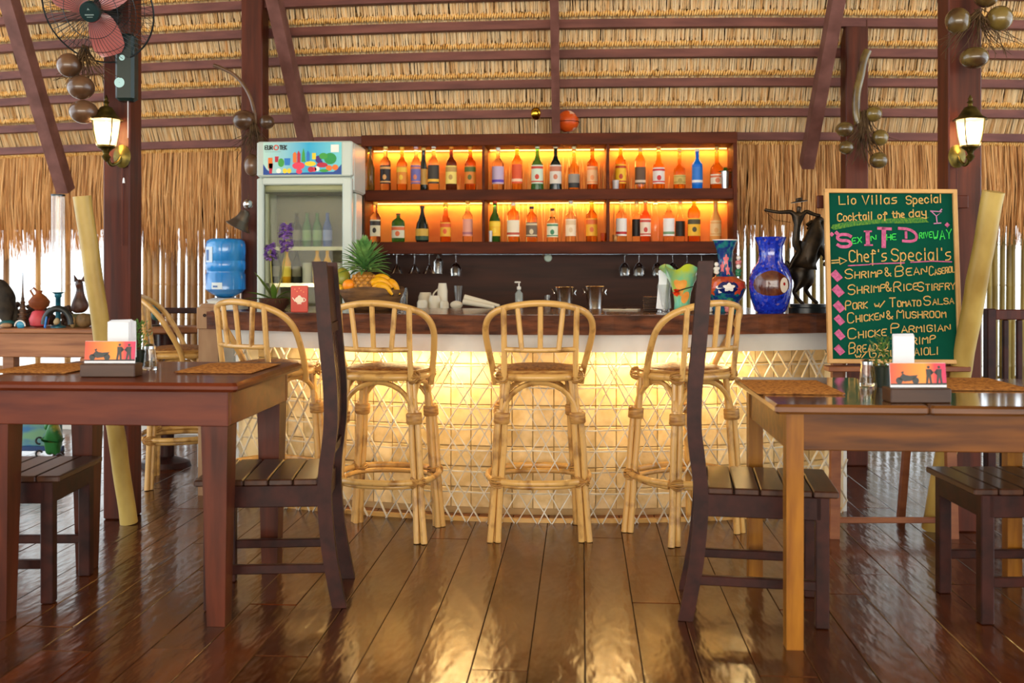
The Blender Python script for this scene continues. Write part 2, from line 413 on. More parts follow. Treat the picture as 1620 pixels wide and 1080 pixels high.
# ================= posts =================
def post(px, D, w_, label, h=4.2):
    c = P(px, HZ, D); t = thing('wooden_post', label, 'post', (c.x, c.y, 0), 0, 'square roof posts')
    h = min(h, ZE + SL * (yw(c.x) - c.y - .03) - .02)
    MB().bbox((0, w_ / 2, h / 2), (w_, w_, h), .006).build('shaft', M_post, t)
    return t
pL = post(184, 4.62, .128, 'reddish square wooden post carrying the wall fan and the left lantern', 4.6)
pL2 = post(398, 5.98, .13, 'square wooden post behind the fridge with gourds and a bell on it')
pR2 = post(1356, 5.9, .13, 'square wooden post behind the chalkboard with a bunch of gourds tied on')
pR = post(1527, 4.4, .143, 'square wooden post carrying the right lantern', 4.7)
def bpole(a, b_, r, label):
    a = Vector(a); b_ = Vector(b_); d = b_ - a; L = d.length; n = 24
    t = tag(MB().tube([a + d * i / n + Vector((.0015 * sin(i * 1.3), 0, 0)) for i in range(n + 1)], [r * (1.03 if i % 6 == 0 else 1) for i in range(n + 1)], 14).build('leaning_pole', M_pole, smooth=True), label, 'pole', 'thick leaning bamboo poles')
bpole(P(204, 828, DF(828)) + Vector((0, 0, .004)), P(130, 310, 4.40), .038, 'thick yellow bamboo pole leaning against the left lantern post')
bpole(P(1474, 838, DF(838)) + Vector((0, 0, .004)), P(1572, 303, 4.10), .043, 'thick yellow bamboo pole leaning beside the chalkboard')
# ================= bar =================
BX, BY = -.23, 4.58; BR = 3.6; BCY = BY + BR; AM = .425
def arc(r, a): return (BX + r * sin(a), BCY - r * cos(a))   # a=0 nearest viewer
bar = thing('bar_counter', 'curved bar counter with dark live edge slab over white lattice and glowing shell tiles', 'bar counter')
def arcbox(r0, r1, z0, z1, a0, a1, n=40, rough=0, seed=0):
    rnd = random.Random(seed); m = MB(); vs = []
    for i in range(n + 1):
        a = a0 + (a1 - a0) * i / n; e = rnd.uniform(-rough, rough)
        for r, z in ((r1 + e, z0), (r1 + e * .5 + rnd.uniform(-rough, rough) * .5, z1), (r0, z1), (r0, z0)):
            x, y = arc(r, a); vs.append((x, y, z))
    fs = [(i * 4 + k, i * 4 + (k + 1) % 4, i * 4 + 4 + (k + 1) % 4, i * 4 + 4 + k) for i in range(n) for k in range(4)] + [(0, 3, 2, 1), (n * 4, n * 4 + 1, n * 4 + 2, n * 4 + 3)]
    return m.add(vs, fs)
arcbox(BR - .58, BR + .19, .872, .957, -AM - .01, AM + .012, 90, .005, 3).build('slab', M_slab, bar)
arcbox(BR - .57, BR + .17, .9572, .9602, -AM - .008, AM + .01, 60).build('slab_top', M_slabtop, bar)
arcbox(BR + .10, BR + .125, .790, .872, -AM, AM, 50).build('white_band', M_white, bar)
arcbox(BR - .16, BR - .13, .0, .86, -AM + .005, AM - .005, 50).build('backing_board', M_tilegap, bar)
arcbox(BR - .55, BR + .1, .862, .872, -AM + .005, AM - .005, 40).build('soffit', M_white, bar)
arcbox(BR + .0, BR + .02, .0, .018, -AM, AM, 50).build('bamboo_skirting', M_rattan, bar)
for sx in (-1, 1):
    a = sx * AM; m = MB(); x0, y0 = arc(BR + .02, a); x1, y1 = arc(BR - .5, a)
    m.tube([(x0, y0, .435), (x1, y1, .435)], .1, sq=(.02, .87)).build('end_panel', M_white, bar)
# shell tiles, one by one
NT = 30; th = .0975; me = None
ts = MB().bbox((0, 0, 0), (2 * AM * (BR - .125) / NT - .004, .006, th - .004), .002)
me = bpy.data.meshes.new('shell_tile'); me.from_pydata(ts.v, [], ts.f); me.materials.append(M_tile)
for i in range(NT):
    a = -AM + 2 * AM * (i + .5) / NT; x, y = arc(BR - .125, a)
    for j in range(8):
        o = bpy.data.objects.new('shell_tile', me); COL.objects.link(o); o.parent = bar; o.location = (x, y, .03 + th * (j + .5)); o.rotation_euler = (random.uniform(-.02, .02), 0, a + random.uniform(-.02, .02))
# lattice
m = MB(); rl = BR + .03
def lat(a0, z0, a1, z1, r, w_=.0085):
    p = [(*arc(r, a0 + (a1 - a0) * i / 3), z0 + (z1 - z0) * i / 3) for i in range(4)]
    m.tube(p, .004, sq=(w_, .004))
dz = .78; rnd = random.Random(5); step = .0215
for sgn in (-1, 1):
    for i in range(-14, 58):
        a0 = -AM + i * step; da = sgn * .062 * (1 + rnd.uniform(-.15, .15))
        a0 += rnd.uniform(-.004, .004)
        if sgn < 0: a0 += .02
        A0, A1, Z0, Z1 = a0, a0 + da * 2, .0, dz
        lo, hi = -AM, AM
        if A0 < lo and A1 < lo or A0 > hi and A1 > hi: continue
        def cut(a, A0=A0, A1=A1): return Z0 + (Z1 - Z0) * (a - A0) / (A1 - A0)
        b0, b1, z0, z1 = A0, A1, Z0, Z1
        if b0 < lo: z0 = cut(lo); b0 = lo
        if b0 > hi: z0 = cut(hi); b0 = hi
        if b1 < lo: z1 = cut(lo); b1 = lo
        if b1 > hi: z1 = cut(hi); b1 = hi
        lat(b0, max(z0, .0), b1, min(z1, dz), rl + (.004 if sgn > 0 else 0), rnd.uniform(.009, .014))
m.build('lattice', M_lat, bar, kind='stuff')
m = MB()
for j in range(1, 8):
    z = .03 + th * j
    m.tube([(*arc(BR - .01, -AM + 2 * AM * i / 40), z + rnd.uniform(-.003, .003)) for i in range(41)], .003, sq=(.007, .006))
m.build('cross_strips', M_lat, bar, kind='stuff')
# warm strip lamps under the slab, behind the lattice
M_led = mat('warm_led', (1, .8, .45), .5, em=(1, .72, .34), es=16)
for k, (a0, a1, pw) in enumerate(((-.33, -.235, 1.4), (-.20, -.055, 3.9), (.075, .175, 2.4), (.19, .28, 2.4))):
    lm = arcbox(BR - .03, BR - .012, .80, .815, a0, a1, 10).build('strip_lamp', M_led, bar)
    am = (a0 + a1) / 2; x, y = arc(BR - .035, am)
    l = area('strip_light', (x, y, .795), (R(-14), 0, am), (a1 - a0) * BR, .03, pw, (1, .71, .32)); l.parent = bar
# yellowish little stone on the white band
# ================= shelf unit =================
D0 = 6.3; sc = D0 / F
pc = P(865, HZ, D0); SW = 595 * sc
sh = thing('bottle_shelf', 'wide dark wooden bottle shelf with two lit orange rows of three bays', 'shelf', (pc.x, pc.y, 0), 0)
def sx(px): return (px - 865) * sc
def sz(py): return ZZ(py, D0)
zt, z1_, z2_, z3_, z4_, zb = sz(211), sz(229), sz(299), sz(316), sz(382), sz(401)
dep = .26
MB().bbox((0, dep / 2, (zt + z1_) / 2), (SW, dep, zt - z1_), .003).build('top_board', M_shelf, sh)
MB().bbox((0, dep / 2, (z2_ + z3_) / 2), (SW - .05, dep - .004, z2_ - z3_), .003).build('middle_board', M_shelf, sh)
MB().bbox((0, dep / 2, (z4_ + zb) / 2), (SW, dep, z4_ - zb), .003).build('bottom_board', M_shelf, sh)
for s_ in (-1, 1): MB().bbox((s_ * (SW / 2 - .012), dep / 2 + .001, (z1_ + z4_) / 2), (.024, dep, z1_ - z4_), .002).build('side_board', M_shelf, sh)
for px in (764, 961.5):
    for a, b_ in ((z1_, z2_), (z3_, z4_)): MB().bbox((sx(px), dep / 2, (a + b_) / 2), (.016, dep - .01, a - b_), .002).build('divider', M_shelf, sh)
MB().box((0, dep + .006, (z1_ + z4_) / 2), (SW - .02, .012, z1_ - z4_ + .02)).build('back_board', M_shelfback, sh)
MB().box((0, dep + .01, zb / 2), (SW, .02, zb - .001)).build('lower_panel', M_panel, sh)
for a in (-1, 1): MB().box((a * (SW / 2 - .02), dep / 2, zb / 2), (.04, dep, zb - .002)).build('side_upright', M_panel, sh)
o = MB().lathe([(.001, 0), (.022, 0), (.026, .006), (.022, .012), (.001, .012)], 18, M=Euler((R(90), 0, 0)).to_matrix(), cap=False).build('round_badge', mat('badge_pale', sr(190, 210, 190), .4), sh, True)
o.location = (sx(865), dep - .001, sz(407)); o['label'] = 'pale round badge'
M_warm = mat('shelf_led', (1, .6, .2), .5, em=(1, .52, .12), es=5)
for a, b_ in ((573, 761), (767, 959), (964, 1157)):
    for zz in (z1_, z3_):
        xc = (sx(a) + sx(b_)) / 2; wd = sx(b_) - sx(a) - .02
        MB().box((xc, dep - .02, zz - .004), (wd, .010, .006)).build('strip_lamp', M_warm, sh)
        l = area('shelf_light', (xc, dep - .03, zz - .009), (0, 0, 0), wd, .02, 1.9, (1, .52, .11)); l.parent = sh
# back counter
bc = P(865, HZ, 5.95)
t = thing('back_counter', 'low dark wooden work counter behind the bar under the shelf', 'counter', (bc.x, bc.y, 0))
MB().bbox((0, 0, .925), (SW - .2, .62, .03), .004).build('worktop', M_slabtop, t)
MB().box((0, .02, .455), (SW - .24, .55, .908)).build('cabinet_body', M_panel, t)
for k in range(4):
    d = MB().bbox((-.78 + .52 * k, -.262, .46), (.49, .018, .82), .003).build('door', M_shelf, t); MB().tube([(-.78 + .52 * k + .19, -.29, .5), (-.78 + .52 * k + .19, -.29, .6)], .006, 8).build('handle', M_brass, d)
ZC = .94; ZB = .9602
# ================= bottles =================
def gl(name, c, rough=.04, tr=1): return mat('glass_' + name, c, rough, trans=tr, ior=1.33)
G = {'clear': gl('clear', (1, .95, .85)), 'amber': gl('amber', (.85, .36, .06)), 'whisky': gl('whisky', (.95, .55, .12)), 'brown': gl('brown', (.16, .05, .02), tr=.8), 'green': gl('green', (.06, .32, .06), tr=.85),
     'black': mat('glass_black', (.008, .012, .008), .06), 'olive': gl('olive', (.5, .42, .08), tr=.9), 'blue': mat('glass_blue', sr(20, 110, 220), .2), 'peach': mat('glass_peach', sr(250, 170, 90), .25), 'pink': gl('pink', (.95, .35, .25))}
LC = {}
def lcm(c): 
    k = tuple(c)
    if k not in LC: LC[k] = mat('label_%d_%d_%d' % k, sr(*c), .5)
    return LC[k]
def prof(kind, h, r):
    n = .22 * r / .034 * .055 if False else .0125
    if kind == 'cyl': return [(r * .9, 0), (r, .006), (r, h * .60), (r * .93, h * .65), (r * .55, h * .71), (n, h * .76), (n, h * .92), (n * 1.15, h * .925), (n * 1.15, h * .94)]
    if kind == 'slim': return [(r * .9, 0), (r, .006), (r, h * .50), (r * .8, h * .60), (n * 1.2, h * .72), (n, h * .90), (n * 1.15, h * .92), (n * 1.15, h * .94)]
    if kind == 'round': return [(r * .8, 0), (r, .01), (r * 1.0, h * .40), (r * .9, h * .52), (r * .5, h * .60), (n, h * .66), (n, h * .9), (n * 1.15, h * .93)]
    if kind == 'square': return [(r * .94, 0), (r, .006), (r, h * .66), (r * .92, h * .74), (n * 1.4, h * .82), (n, h * .85), (n, h * .93)]
    if kind == 'champ': return [(r * .9, 0), (r, .008), (r, h * .38), (r * .86, h * .52), (r * .55, h * .66), (n, h * .8), (n * .95, h * .93)]
    if kind == 'flare': return [(r * 1.05, 0), (r * 1.08, .008), (r * .85, h * .35), (r * 1.0, h * .58), (r * .55, h * .68), (n, h * .76), (n, h * .93)]
def bottle(px, D, ytop, ybot, wpx, kind, gk, cap, lab, lab2, label, zb_=None, loc=None, lz=(.14, .55), group='liquor bottles on the lit shelf', name='liquor_bottle', cat='bottle'):
    s_ = D / F; h = (ybot - ytop) * s_; r = wpx * s_ / 2
    p = P(px, ybot, D); 
    if zb_ is not None: p.z = zb_
    t = thing(name, label, cat, p, random.uniform(-.2, .2) if False else 0, group)
    pr = prof(kind, h, r); n = 16
    sq_ = kind == 'square'
    MB().lathe([(x, z) for x, z in pr], 4 if False else n, sy=.62 if sq_ else 1).build('bottle_glass', G[gk], t, True)
    cc = MB().lathe([(.0145, h * .925), (.0145, h * .995), (.012, h)], 12).build('cap', lcm(cap), t, True)
    if lab:
        rr = r + .0012
        def band(z0, z1, nm, c, par, q, a=1.25):
            pp = [(rr + q, z0), (rr + q, z1)]
            return MB().lathe(pp, 12, a0=-pi / 2 - a, a1=-pi / 2 + a, cap=False, sy=.64 if sq_ else 1).build(nm, lcm(c), par, True)
        top = min(lz[1], (.36 if kind in ('champ', 'round') else .5 if kind == 'slim' else .60))
        L_ = band(h * lz[0], h * top, 'bottle_label', lab, t, 0)
        if lab2:
            style = int(px * 7) % 3
            band(h * (lz[0] + (top - lz[0]) * (.66, .8, .1)[style]), h * (top - .03 - (0, 0, .28)[style]), 'label_band', lab2, L_, .0008, 1.24)
            if style == 1: band(h * (lz[0] + .03), h * (lz[0] + .06), 'label_band', lab2, L_, .0008, 1.24)
            if style == 2: return t
            zc = h * (lz[0] + (top - lz[0]) * .36); m = MB()
            vs = [(0, -(rr + .003), zc)]; K_ = 12
            for i in range(K_):
                a = 2 * pi * i / K_; an = -pi / 2 + .34 * cos(a); q = rr + .0018
                vs.append((q * cos(an), q * sin(an) * (.64 if sq_ else 1), zc + .017 * sin(a)))
            vs[0] = (0, -(rr + .0022) * (.64 if sq_ else 1), zc)
            m.add(vs, [(0, 1 + i, 1 + (i + 1) % K_) for i in range(K_)]).build('label_emblem', lcm(lab2), L_)
    return t
W_, Y_, BK, CR = (240, 238, 230), (240, 190, 40), (26, 22, 20), (232, 220, 180)
rows = [
('u', 585, 230, 16, 'slim', 'olive', BK, None, None, 'slim olive bottle with a long dark cap'),
('u', 610, 229, 17, 'cyl', 'clear', (250, 225, 130), (44, 34, 34), (240, 180, 110), 'pale syrup bottle with black fruit label'),
('u', 636, 231, 17, 'cyl', 'whisky', (250, 190, 60), (236, 140, 40), (250, 200, 60), 'amber syrup bottle with orange label'),
('u', 658, 229, 16, 'cyl', 'clear', (220, 180, 190), (112, 108, 176), (220, 130, 100), 'syrup bottle with violet blue label'),
('v', 670, 232, 14, 'slim', 'black', (255, 220, 120), (214, 170, 90), None, 'dark bottle standing behind the violet labelled syrup'),
('u', 686, 228, 18, 'cyl', 'clear', W_, (58, 50, 40), (245, 190, 60), 'syrup bottle with black label and white cap'),
('u', 714, 230, 18, 'cyl', 'brown', (240, 150, 30), (240, 214, 110), (190, 150, 80), 'dark brown syrup bottle with yellow label'),
('u', 744, 230, 18, 'cyl', 'amber', (240, 160, 40), (220, 130, 44), (90, 100, 40), 'brown syrup bottle with orange and green label'),
('u', 788, 232, 19, 'cyl', 'clear', W_, (190, 170, 200), (90, 60, 170), 'clear bottle with violet lettering band'),
('u', 818, 226, 17, 'cyl', 'whisky', (255, 244, 200), (226, 84, 34), (240, 200, 170), 'whisky bottle with red label'),
('u', 850, 228, 19, 'flare', 'green', (230, 240, 200), (210, 226, 206), (200, 60, 40), 'green waisted bottle with white label'),
('u', 879, 228, 19, 'flare', 'black', (235, 230, 190), (222, 214, 204), (200, 120, 90), 'black waisted bottle with white label'),
('u', 908, 230, 18, 'round', 'whisky', (240, 220, 160), (150, 140, 130), (40, 36, 34), 'bottle with silver and black label'),
('u', 937, 232, 17, 'cyl', 'amber', (240, 150, 60), (244, 190, 140), (240, 150, 90), 'amber bottle with peach label'),
('u', 982, 226, 17, 'cyl', 'whisky', (255, 240, 180), (244, 190, 40), (190, 60, 30), 'amber bottle with bright yellow label'),
('u', 1013, 233, 17, 'square', 'whisky', (230, 200, 140), (96, 66, 44), (210, 190, 170), 'square bottle with brown label'),
('u', 1042, 229, 19, 'slim', 'whisky', (250, 200, 120), (226, 220, 218), (200, 30, 36), 'bottle with silver label and red top band'),
('u', 1075, 234, 19, 'round', 'whisky', (250, 220, 100), (206, 178, 96), (170, 140, 60), 'round bottle with gold label'),
('u', 1103, 234, 17, 'cyl', 'blue', W_, (40, 120, 216), (235, 240, 250), 'bright blue bottle with white cap'),
('u', 1134, 231, 21, 'round', 'whisky', (250, 200, 110), (236, 220, 196), (220, 120, 80), 'round bottle with cream label behind the leafy glass'),
('l', 594, 318, 17, 'cyl', 'clear', (250, 190, 60), CR, (60, 50, 40), 'clear bottle with cream label'),
('l', 630, 336, 21, 'square', 'green', (80, 60, 20), (220, 216, 190), (224, 110, 60), 'short flat green bottle with white label'),
('l', 668, 324, 21, 'champ', 'black', (60, 36, 26), (206, 164, 60), (40, 70, 40), 'black wine shaped bottle with gold label'),
('l', 705, 320, 17, 'slim', 'amber', (250, 210, 60), (240, 176, 50), (230, 90, 40), 'red amber bottle with yellow label'),
('l', 740, 316, 16, 'cyl', 'clear', (250, 180, 70), (230, 160, 140), (180, 110, 120), 'clear bottle with pinkish label'),
('l', 783, 316, 18, 'slim', 'green', (220, 70, 30), (246, 190, 40), (250, 210, 60), 'green bottle with yellow label and red cap'),
('l', 812, 319, 20, 'square', 'whisky', (255, 250, 230), (240, 226, 200), (190, 80, 60), 'square bottle with white label and tall white cap'),
('l', 841, 325, 18, 'square', 'whisky', (50, 44, 40), (116, 96, 76), (220, 200, 160), 'square bottle with grey brown label and dark cap'),
('l', 874, 328, 18, 'cyl', 'clear', (60, 50, 30), (228, 228, 200), (60, 130, 90), 'bottle with green edged white label'),
('l', 903, 316, 17, 'cyl', 'clear', W_, (246, 226, 196), (230, 200, 160), 'clear bottle with white label and white cap'),
('l', 936, 314, 18, 'cyl', 'whisky', (255, 220, 90), (246, 180, 50), (230, 110, 50), 'amber bottle with yellow and red label'),
('l', 983, 314, 17, 'cyl', 'clear', (255, 250, 220), (238, 234, 230), (190, 40, 40), 'clear bottle with white label and red dot'),
('v', 1007, 316, 14, 'cyl', 'clear', (250, 230, 170), (20, 20, 22), None, 'clear necked bottle with black lower half behind two others'),
('l', 1021, 315, 17, 'cyl', 'pink', (255, 230, 150), (240, 220, 200), (200, 60, 50), 'red tinted bottle with cream label'),
('v', 1037, 314, 13, 'slim', 'clear', (250, 220, 140), None, None, 'plain clear bottle set back between two labelled ones'),
('l', 1058, 314, 18, 'cyl', 'clear', (255, 230, 170), (240, 240, 240), (120, 160, 120), 'clear bottle with plain white label'),
('v', 1076, 315, 15, 'slim', 'clear', (250, 220, 190), (22, 22, 24), None, 'clear bottle with black lower half beside the plain white label'),
('l', 1098, 313, 20, 'square', 'amber', (255, 210, 60), (246, 190, 40), (80, 70, 40), 'brown bottle with yellow label'),
('l', 1132, 314, 18, 'slim', 'peach', (250, 180, 60), (250, 210, 150), (240, 180, 110), 'creamy peach coloured bottle'),
]
for k, r_ in enumerate(rows):
    up = r_[2] < 300; D = D0 + (.10 if r_[0] != 'v' else .16)
    bay = 'left' if r_[1] < 764 else 'middle' if r_[1] < 961 else 'right'
    zz = z2_ if up else z4_
    yb = HZ + (H - zz) * F / D
    bottle(r_[1], D, r_[2] + 1.5, yb, r_[3], r_[4], r_[5], r_[6], r_[7], r_[8], r_[9] + ', %s row, %s bay' % ('upper' if up else 'lower', bay), zb_=zz + .0005)
def tumbler(name, px, D, z, r, h, m_, label, cat='glass', group=None, r0=None):
    p = PZ(px, D, z); r0 = r0 or r * .8
    return tag(MB().lathe([(r0, 0), (r, h), (r * .94, h), (r0 * .9, .006), (.001, .006)], 16).build(name, m_, smooth=True, loc=p), label, cat, group)
tumbler('shot_glass', 974, D0 + .05, z2_ + .0005, .022, .06, mat('frosted_glass', (.85, .8, .85), .3, trans=.5), 'small frosted shot glass in the upper right bay')
tumbler('salt_shaker', 776, D0 + .05, z4_ + .0005, .012, .07, mat('grey_glass', (.5, .5, .5), .2), 'tiny grey shaker beside the green bottle, lower row', 'shaker')
tumbler('small_cup', 955, D0 + .06, z4_ + .0005, .021, .056, G['whisky'], 'small amber cup at the end of the middle bay, lower row', 'cup')
tumbler('small_cup', 973, D0 + .05, z4_ + .0005, .017, .045, mat('cup_patterned', sr(220, 160, 60), .4, col2=sr(120, 60, 40), nscale=(60, 60, 60)), 'tiny patterned cup at the start of the right bay, lower row', 'cup')
t = thing('plant_glass', 'silver glass with green leaves at the right end of the upper row', 'plant', PZ(1147, D0 + .03, z2_ + .0005))
MB().lathe([(.020, 0), (.026, .115), (.024, .115), (.018, .01), (.001, .01)], 16).build('glass', mat('silver_glass', (.7, .7, .68), .15, .7), t, True)
def leaf(m, a, d, L, w_, droop=.3, n=5, cup=.0):
    a = Vector(a); d = Vector(d).normalized(); s_ = d.cross(Vector((0, 0, 1)))
    if s_.length < .05: s_ = Vector((1, 0, 0))
    s_.normalize(); vs = []
    for i in range(n + 1):
        t_ = i / n; p = a + d * (L * t_) + Vector((0, 0, -droop * L * t_ * t_)); ww = w_ * (sin(pi * min(1, .12 + t_ * .88)) ** .8) / 2 if i < n else .0005
        vs += [p - s_ * ww, p + Vector((0, 0, -cup * ww)), p + s_ * ww]
    m.add(vs, [f for i in range(n) for f in ((3 * i, 3 * i + 1, 3 * i + 4, 3 * i + 3), (3 * i + 1, 3 * i + 2, 3 * i + 5, 3 * i + 4))])
m = MB()
for k in range(9):
    a = random.uniform(0, 2 * pi); leaf(m, (0, -.01, .11), (cos(a), sin(a) * .6, random.uniform(.1, .9)), random.uniform(.05, .08), .026, .5)
m.build('leaves', M_green, t, True)
# things on top of the shelf
t = thing('basketball', 'small orange ball with white patch on a wire stand on top of the shelf', 'ball', (PZ(898, D0 + .1, zt + .0005)))
MB().ball((0, 0, .092), .073, 24, 16).build('ball', mat('orange_ball', sr(214, 84, 24), .35, col2=sr(236, 190, 160), nscale=(14, 14, 14), ramp=(.55, .62)), t, True)
m = MB(); m.tube([(.076 * cos(a), .076 * sin(a), .085) for a in [2 * pi * i / 24 for i in range(24)]], .002, 6, True)
for a in (R(-10), R(190), R(90)): m.tube([(.076 * cos(a), .076 * sin(a), .085), (.08 * cos(a), .08 * sin(a), .002)], .002, 6)
m.build('wire_stand', M_black, t)
t = thing('gold_ornament', 'small shiny gold ball on a thin stem on top of the shelf', 'ornament', (PZ(848, D0 + .1, zt + .0005)))
MB().ball((0, 0, .14), .040, 16, 10).build('ball', mat('gold_foil', sr(220, 180, 60), .12, 1, bump=.5, nscale=(30, 30, 30)), t, True)
MB().tube([(0, 0, 0), (0, 0, .1)], .003, 6).lathe([(.02, 0), (.018, .006)], 12).build('stem', M_steel, t)
# hanging wine glasses
def wineglass(px, D, py, kind):
    t = thing('wine_glass', 'upside down %s glass hanging under the shelf, %s' % (kind[0], kind[1]), 'glass', PZ(px, D, zb - .001), 0, 'glasses hanging under the shelf')
    if kind[0] == 'martini': pr = [(.030, -.002), (.030, -.004), (.004, -.01), (.0035, -.06), (.008, -.068), (.042, -.125), (.041, -.126), (.006, -.07), (.001, -.068)]
    elif kind[0] == 'straight': pr = [(.03, -.002), (.004, -.01), (.02, -.03), (.033, -.05), (.034, -.125), (.032, -.125), (.031, -.05), (.001, -.035)]
    else: pr = [(.032, -.002), (.032, -.004), (.004, -.01), (.0035, -.055), (.02, -.066), (.040, -.095), (.036, -.14), (.034, -.14), (.038, -.095), (.018, -.068), (.001, -.062)]
    MB().lathe(pr, 20, cap=False).build('glass', M_glass, t, True)
for px, kd in ((628, ('martini', 'first from the left')), (656, ('martini', 'second from the left')), (679, ('martini', 'third from the left')), (693, ('straight', 'fourth from the left')), (721, ('round', 'last of the left group')),
               (988, ('round', 'first of the right group')), (1011, ('round', 'second of the right group')), (1040, ('round', 'third of the right group')), (1064, ('round', 'fourth of the right group')), (1087, ('round', 'fifth of the right group')), (1110, ('round', 'last of the right group'))):
    wineglass(px, D0 + .08, 403, kd)
# ================= rattan stools =================
def make_stool():
    t = empty('bar_stool')
    LX, LY = .195, .150; TX, TY = .150, .125
    for sx_ in (-1, 1):
        for sy in (-1, 1):
            def lp(z, f=1, o=(0, 0)):
                k = (.71 - z) / .71; return Vector((sx_ * (TX + (LX - TX) * k) + o[0], sy * (TY + (LY - TY) * k) + o[1], z))
            m = MB()
            for o in ((0.0145, 0), (-.0145, .002), (0, -.018 * sy)):
                zt = .70 if o[0] * sx_ <= 0 else .56
                m.tube([lp(z, 1, (o[0] + .002 * sin(z * 17 + o[0] * 99), o[1])) for z in (0, .12, .25, .4, .54, zt)], [.0145, .014, .014, .0138, .0135, .013], 8)
            lg = m.build('leg', M_rattan, t, True)
            d = (lp(.7) - lp(0)).normalized(); q = d.to_track_quat('Z', 'X').to_matrix()
            MB().lathe([(.031, -.024), (.035, -.018), (.034, -.006), (.035, 0), (.034, .008), (.035, .018), (.031, .024)], 14, lp(.525), M=q).build('binding', M_wrap, lg, True)
            m = MB()
            for k in range(5):
                M2 = q @ Euler((R(-32 + 16 * k) * 1, R(30 - 15 * k), 0)).to_matrix()
                m.tube([lp(.255) + M2 @ Vector((.034 * cos(a), .034 * sin(a), 0)) for a in [2 * pi * i / 12 for i in range(12)]], .0038, 5, True)
            m.build('lashing', M_wrap, lg, True)
            m = MB()
            for k in range(5):
                M2 = Euler((R(-50 + 25 * k), R(40 - 20 * k), 0)).to_matrix()
                c = Vector((sx_ * .158, sy * .128, .700))
                m.tube([c + M2 @ Vector((.03 * cos(a), .03 * sin(a), 0)) for a in [2 * pi * i / 12 for i in range(12)]], .004, 5, True)
            m.build('joint_wrap', M_wrap, t, True)
    def sq(r, z, n=32, e=.8, ky=.92):
        o = []
        for i in range(n):
            a = 2 * pi * i / n; c, s_ = cos(a), sin(a); k = (abs(c) ** 3 + abs(s_) ** 3) ** (-1 / 3)
            k = 1 + (k - 1) * .7; o.append((r * c * k, r * s_ * k * ky, z))
        return o
    MB().tube(sq(.183, .700), .0165, 8, True).build('seat_frame', M_rattan, t, True)
    MB().tube(sq(.186, .722), .008, 6, True).build('seat_edge', M_wrap, t, True)
    m = MB(); rings = []
    for k, (r, z) in enumerate(((.186, .724), (.16, .734), (.11, .741), (.05, .745), (.004, .746))): rings += sq(r, z)
    m.add(rings, [(k * 32 + i, k * 32 + (i + 1) % 32, (k + 1) * 32 + (i + 1) % 32, (k + 1) * 32 + i) for k in range(4) for i in range(32)])
    m.add([(x, y, .71) for x, y, z in sq(.18, .71)], [tuple(range(31, -1, -1))])
    m.build('seat', M_weave, t, True)
    # arches between the legs
    for a, b_ in (((-TX, -TY), (TX, -TY)), ((-TX, TY), (TX, TY)), ((-TX, -TY), (-TX, TY)), ((TX, -TY), (TX, TY))):
        A = Vector((*a, 0)) * 1.0; B = Vector((*b_, 0)); pts = []
        for i in range(15):
            q = pi * i / 14; f = (1 - cos(q)) / 2; e = .07
            p = A * (1 - f) + B * f; k = 1.08 - .06 * sin(q); pts.append((p.x * k, p.y * k, .50 + .175 * sin(q) ** .75))
        MB().tube(pts, .0115, 8).build('arch', M_rattan, t, True)
    MB().tube(sq(.222, .258), .0135, 8, True).build('foot_ring', M_rattan, t, True)
    MB().tube(sq(.195, .238), .0115, 8, True).build('inner_foot_ring', M_rattan, t, True)
    # back hoop
    hp = [(-.190, .03, .655), (-.200, .02, .72), (-.222, -.03, .82), (-.236, -.08, .905), (-.215, -.135, .965), (-.15, -.185, 1.0), (0, -.225, 1.022), (.15, -.185, 1.0), (.215, -.135, .965), (.236, -.08, .905), (.222, -.03, .82), (.200, .02, .72), (.190, .03, .655)]
    MB().tube(chaikin(hp, 3), .0145, 10).build('back_hoop', M_rattan, t, True)
    MB().tube([(x, -.19 + .25 * x * x * 4, .818 + .1 * x * x) for x in [-.150 + .03 * i for i in range(11)]], .011, 8).build('back_rail', M_rattan, t, True)
    for x in (-.152, .152):
        MB().tube([(x * 1.0, -.148, .69), (x, -.166, .82), (x * 1.02, -.184, 1.0)], .0125, 8).build('back_post', M_rattan, t, True)
    for x in (-.078, 0, .078):
        MB().tube([(x, -.186, .82), (x * 1.25, -.21 + .25 * x * x * 9, 1.008)], .0115, 8).build('spindle', M_rattan, t, True)
    return t
st = make_stool()
SG = 'rattan bar stools'
def cstool(o, xc, D, rz, lab):
    p = RT * xc + FW * D; o.location = (p.x, p.y, .002); o.rotation_euler = (0, 0, rz + YAW); tag(o, lab, 'bar stool', SG); return o
protos = [((.106 + .01), 4.385, R(1), 'rattan bar stool in the middle of the bar, back square to the viewer'),
 (-.55, 4.395, R(-11), 'rattan bar stool second from the left at the bar, below the fruit bowl'),
 (.757, 4.395, R(34), 'rattan bar stool behind the right dark chair, turned to the left end'),
 (-1.105, 4.57, R(-34), 'rattan bar stool at the left end of the lattice bar, behind the left table'),
 (-1.83, 5.48, R(-75), 'honey rattan stool off by itself beside the left lantern post, turned sideways')]
for i, a in enumerate(protos):
    cstool(st if i == 0 else copy_tree(st), *a)
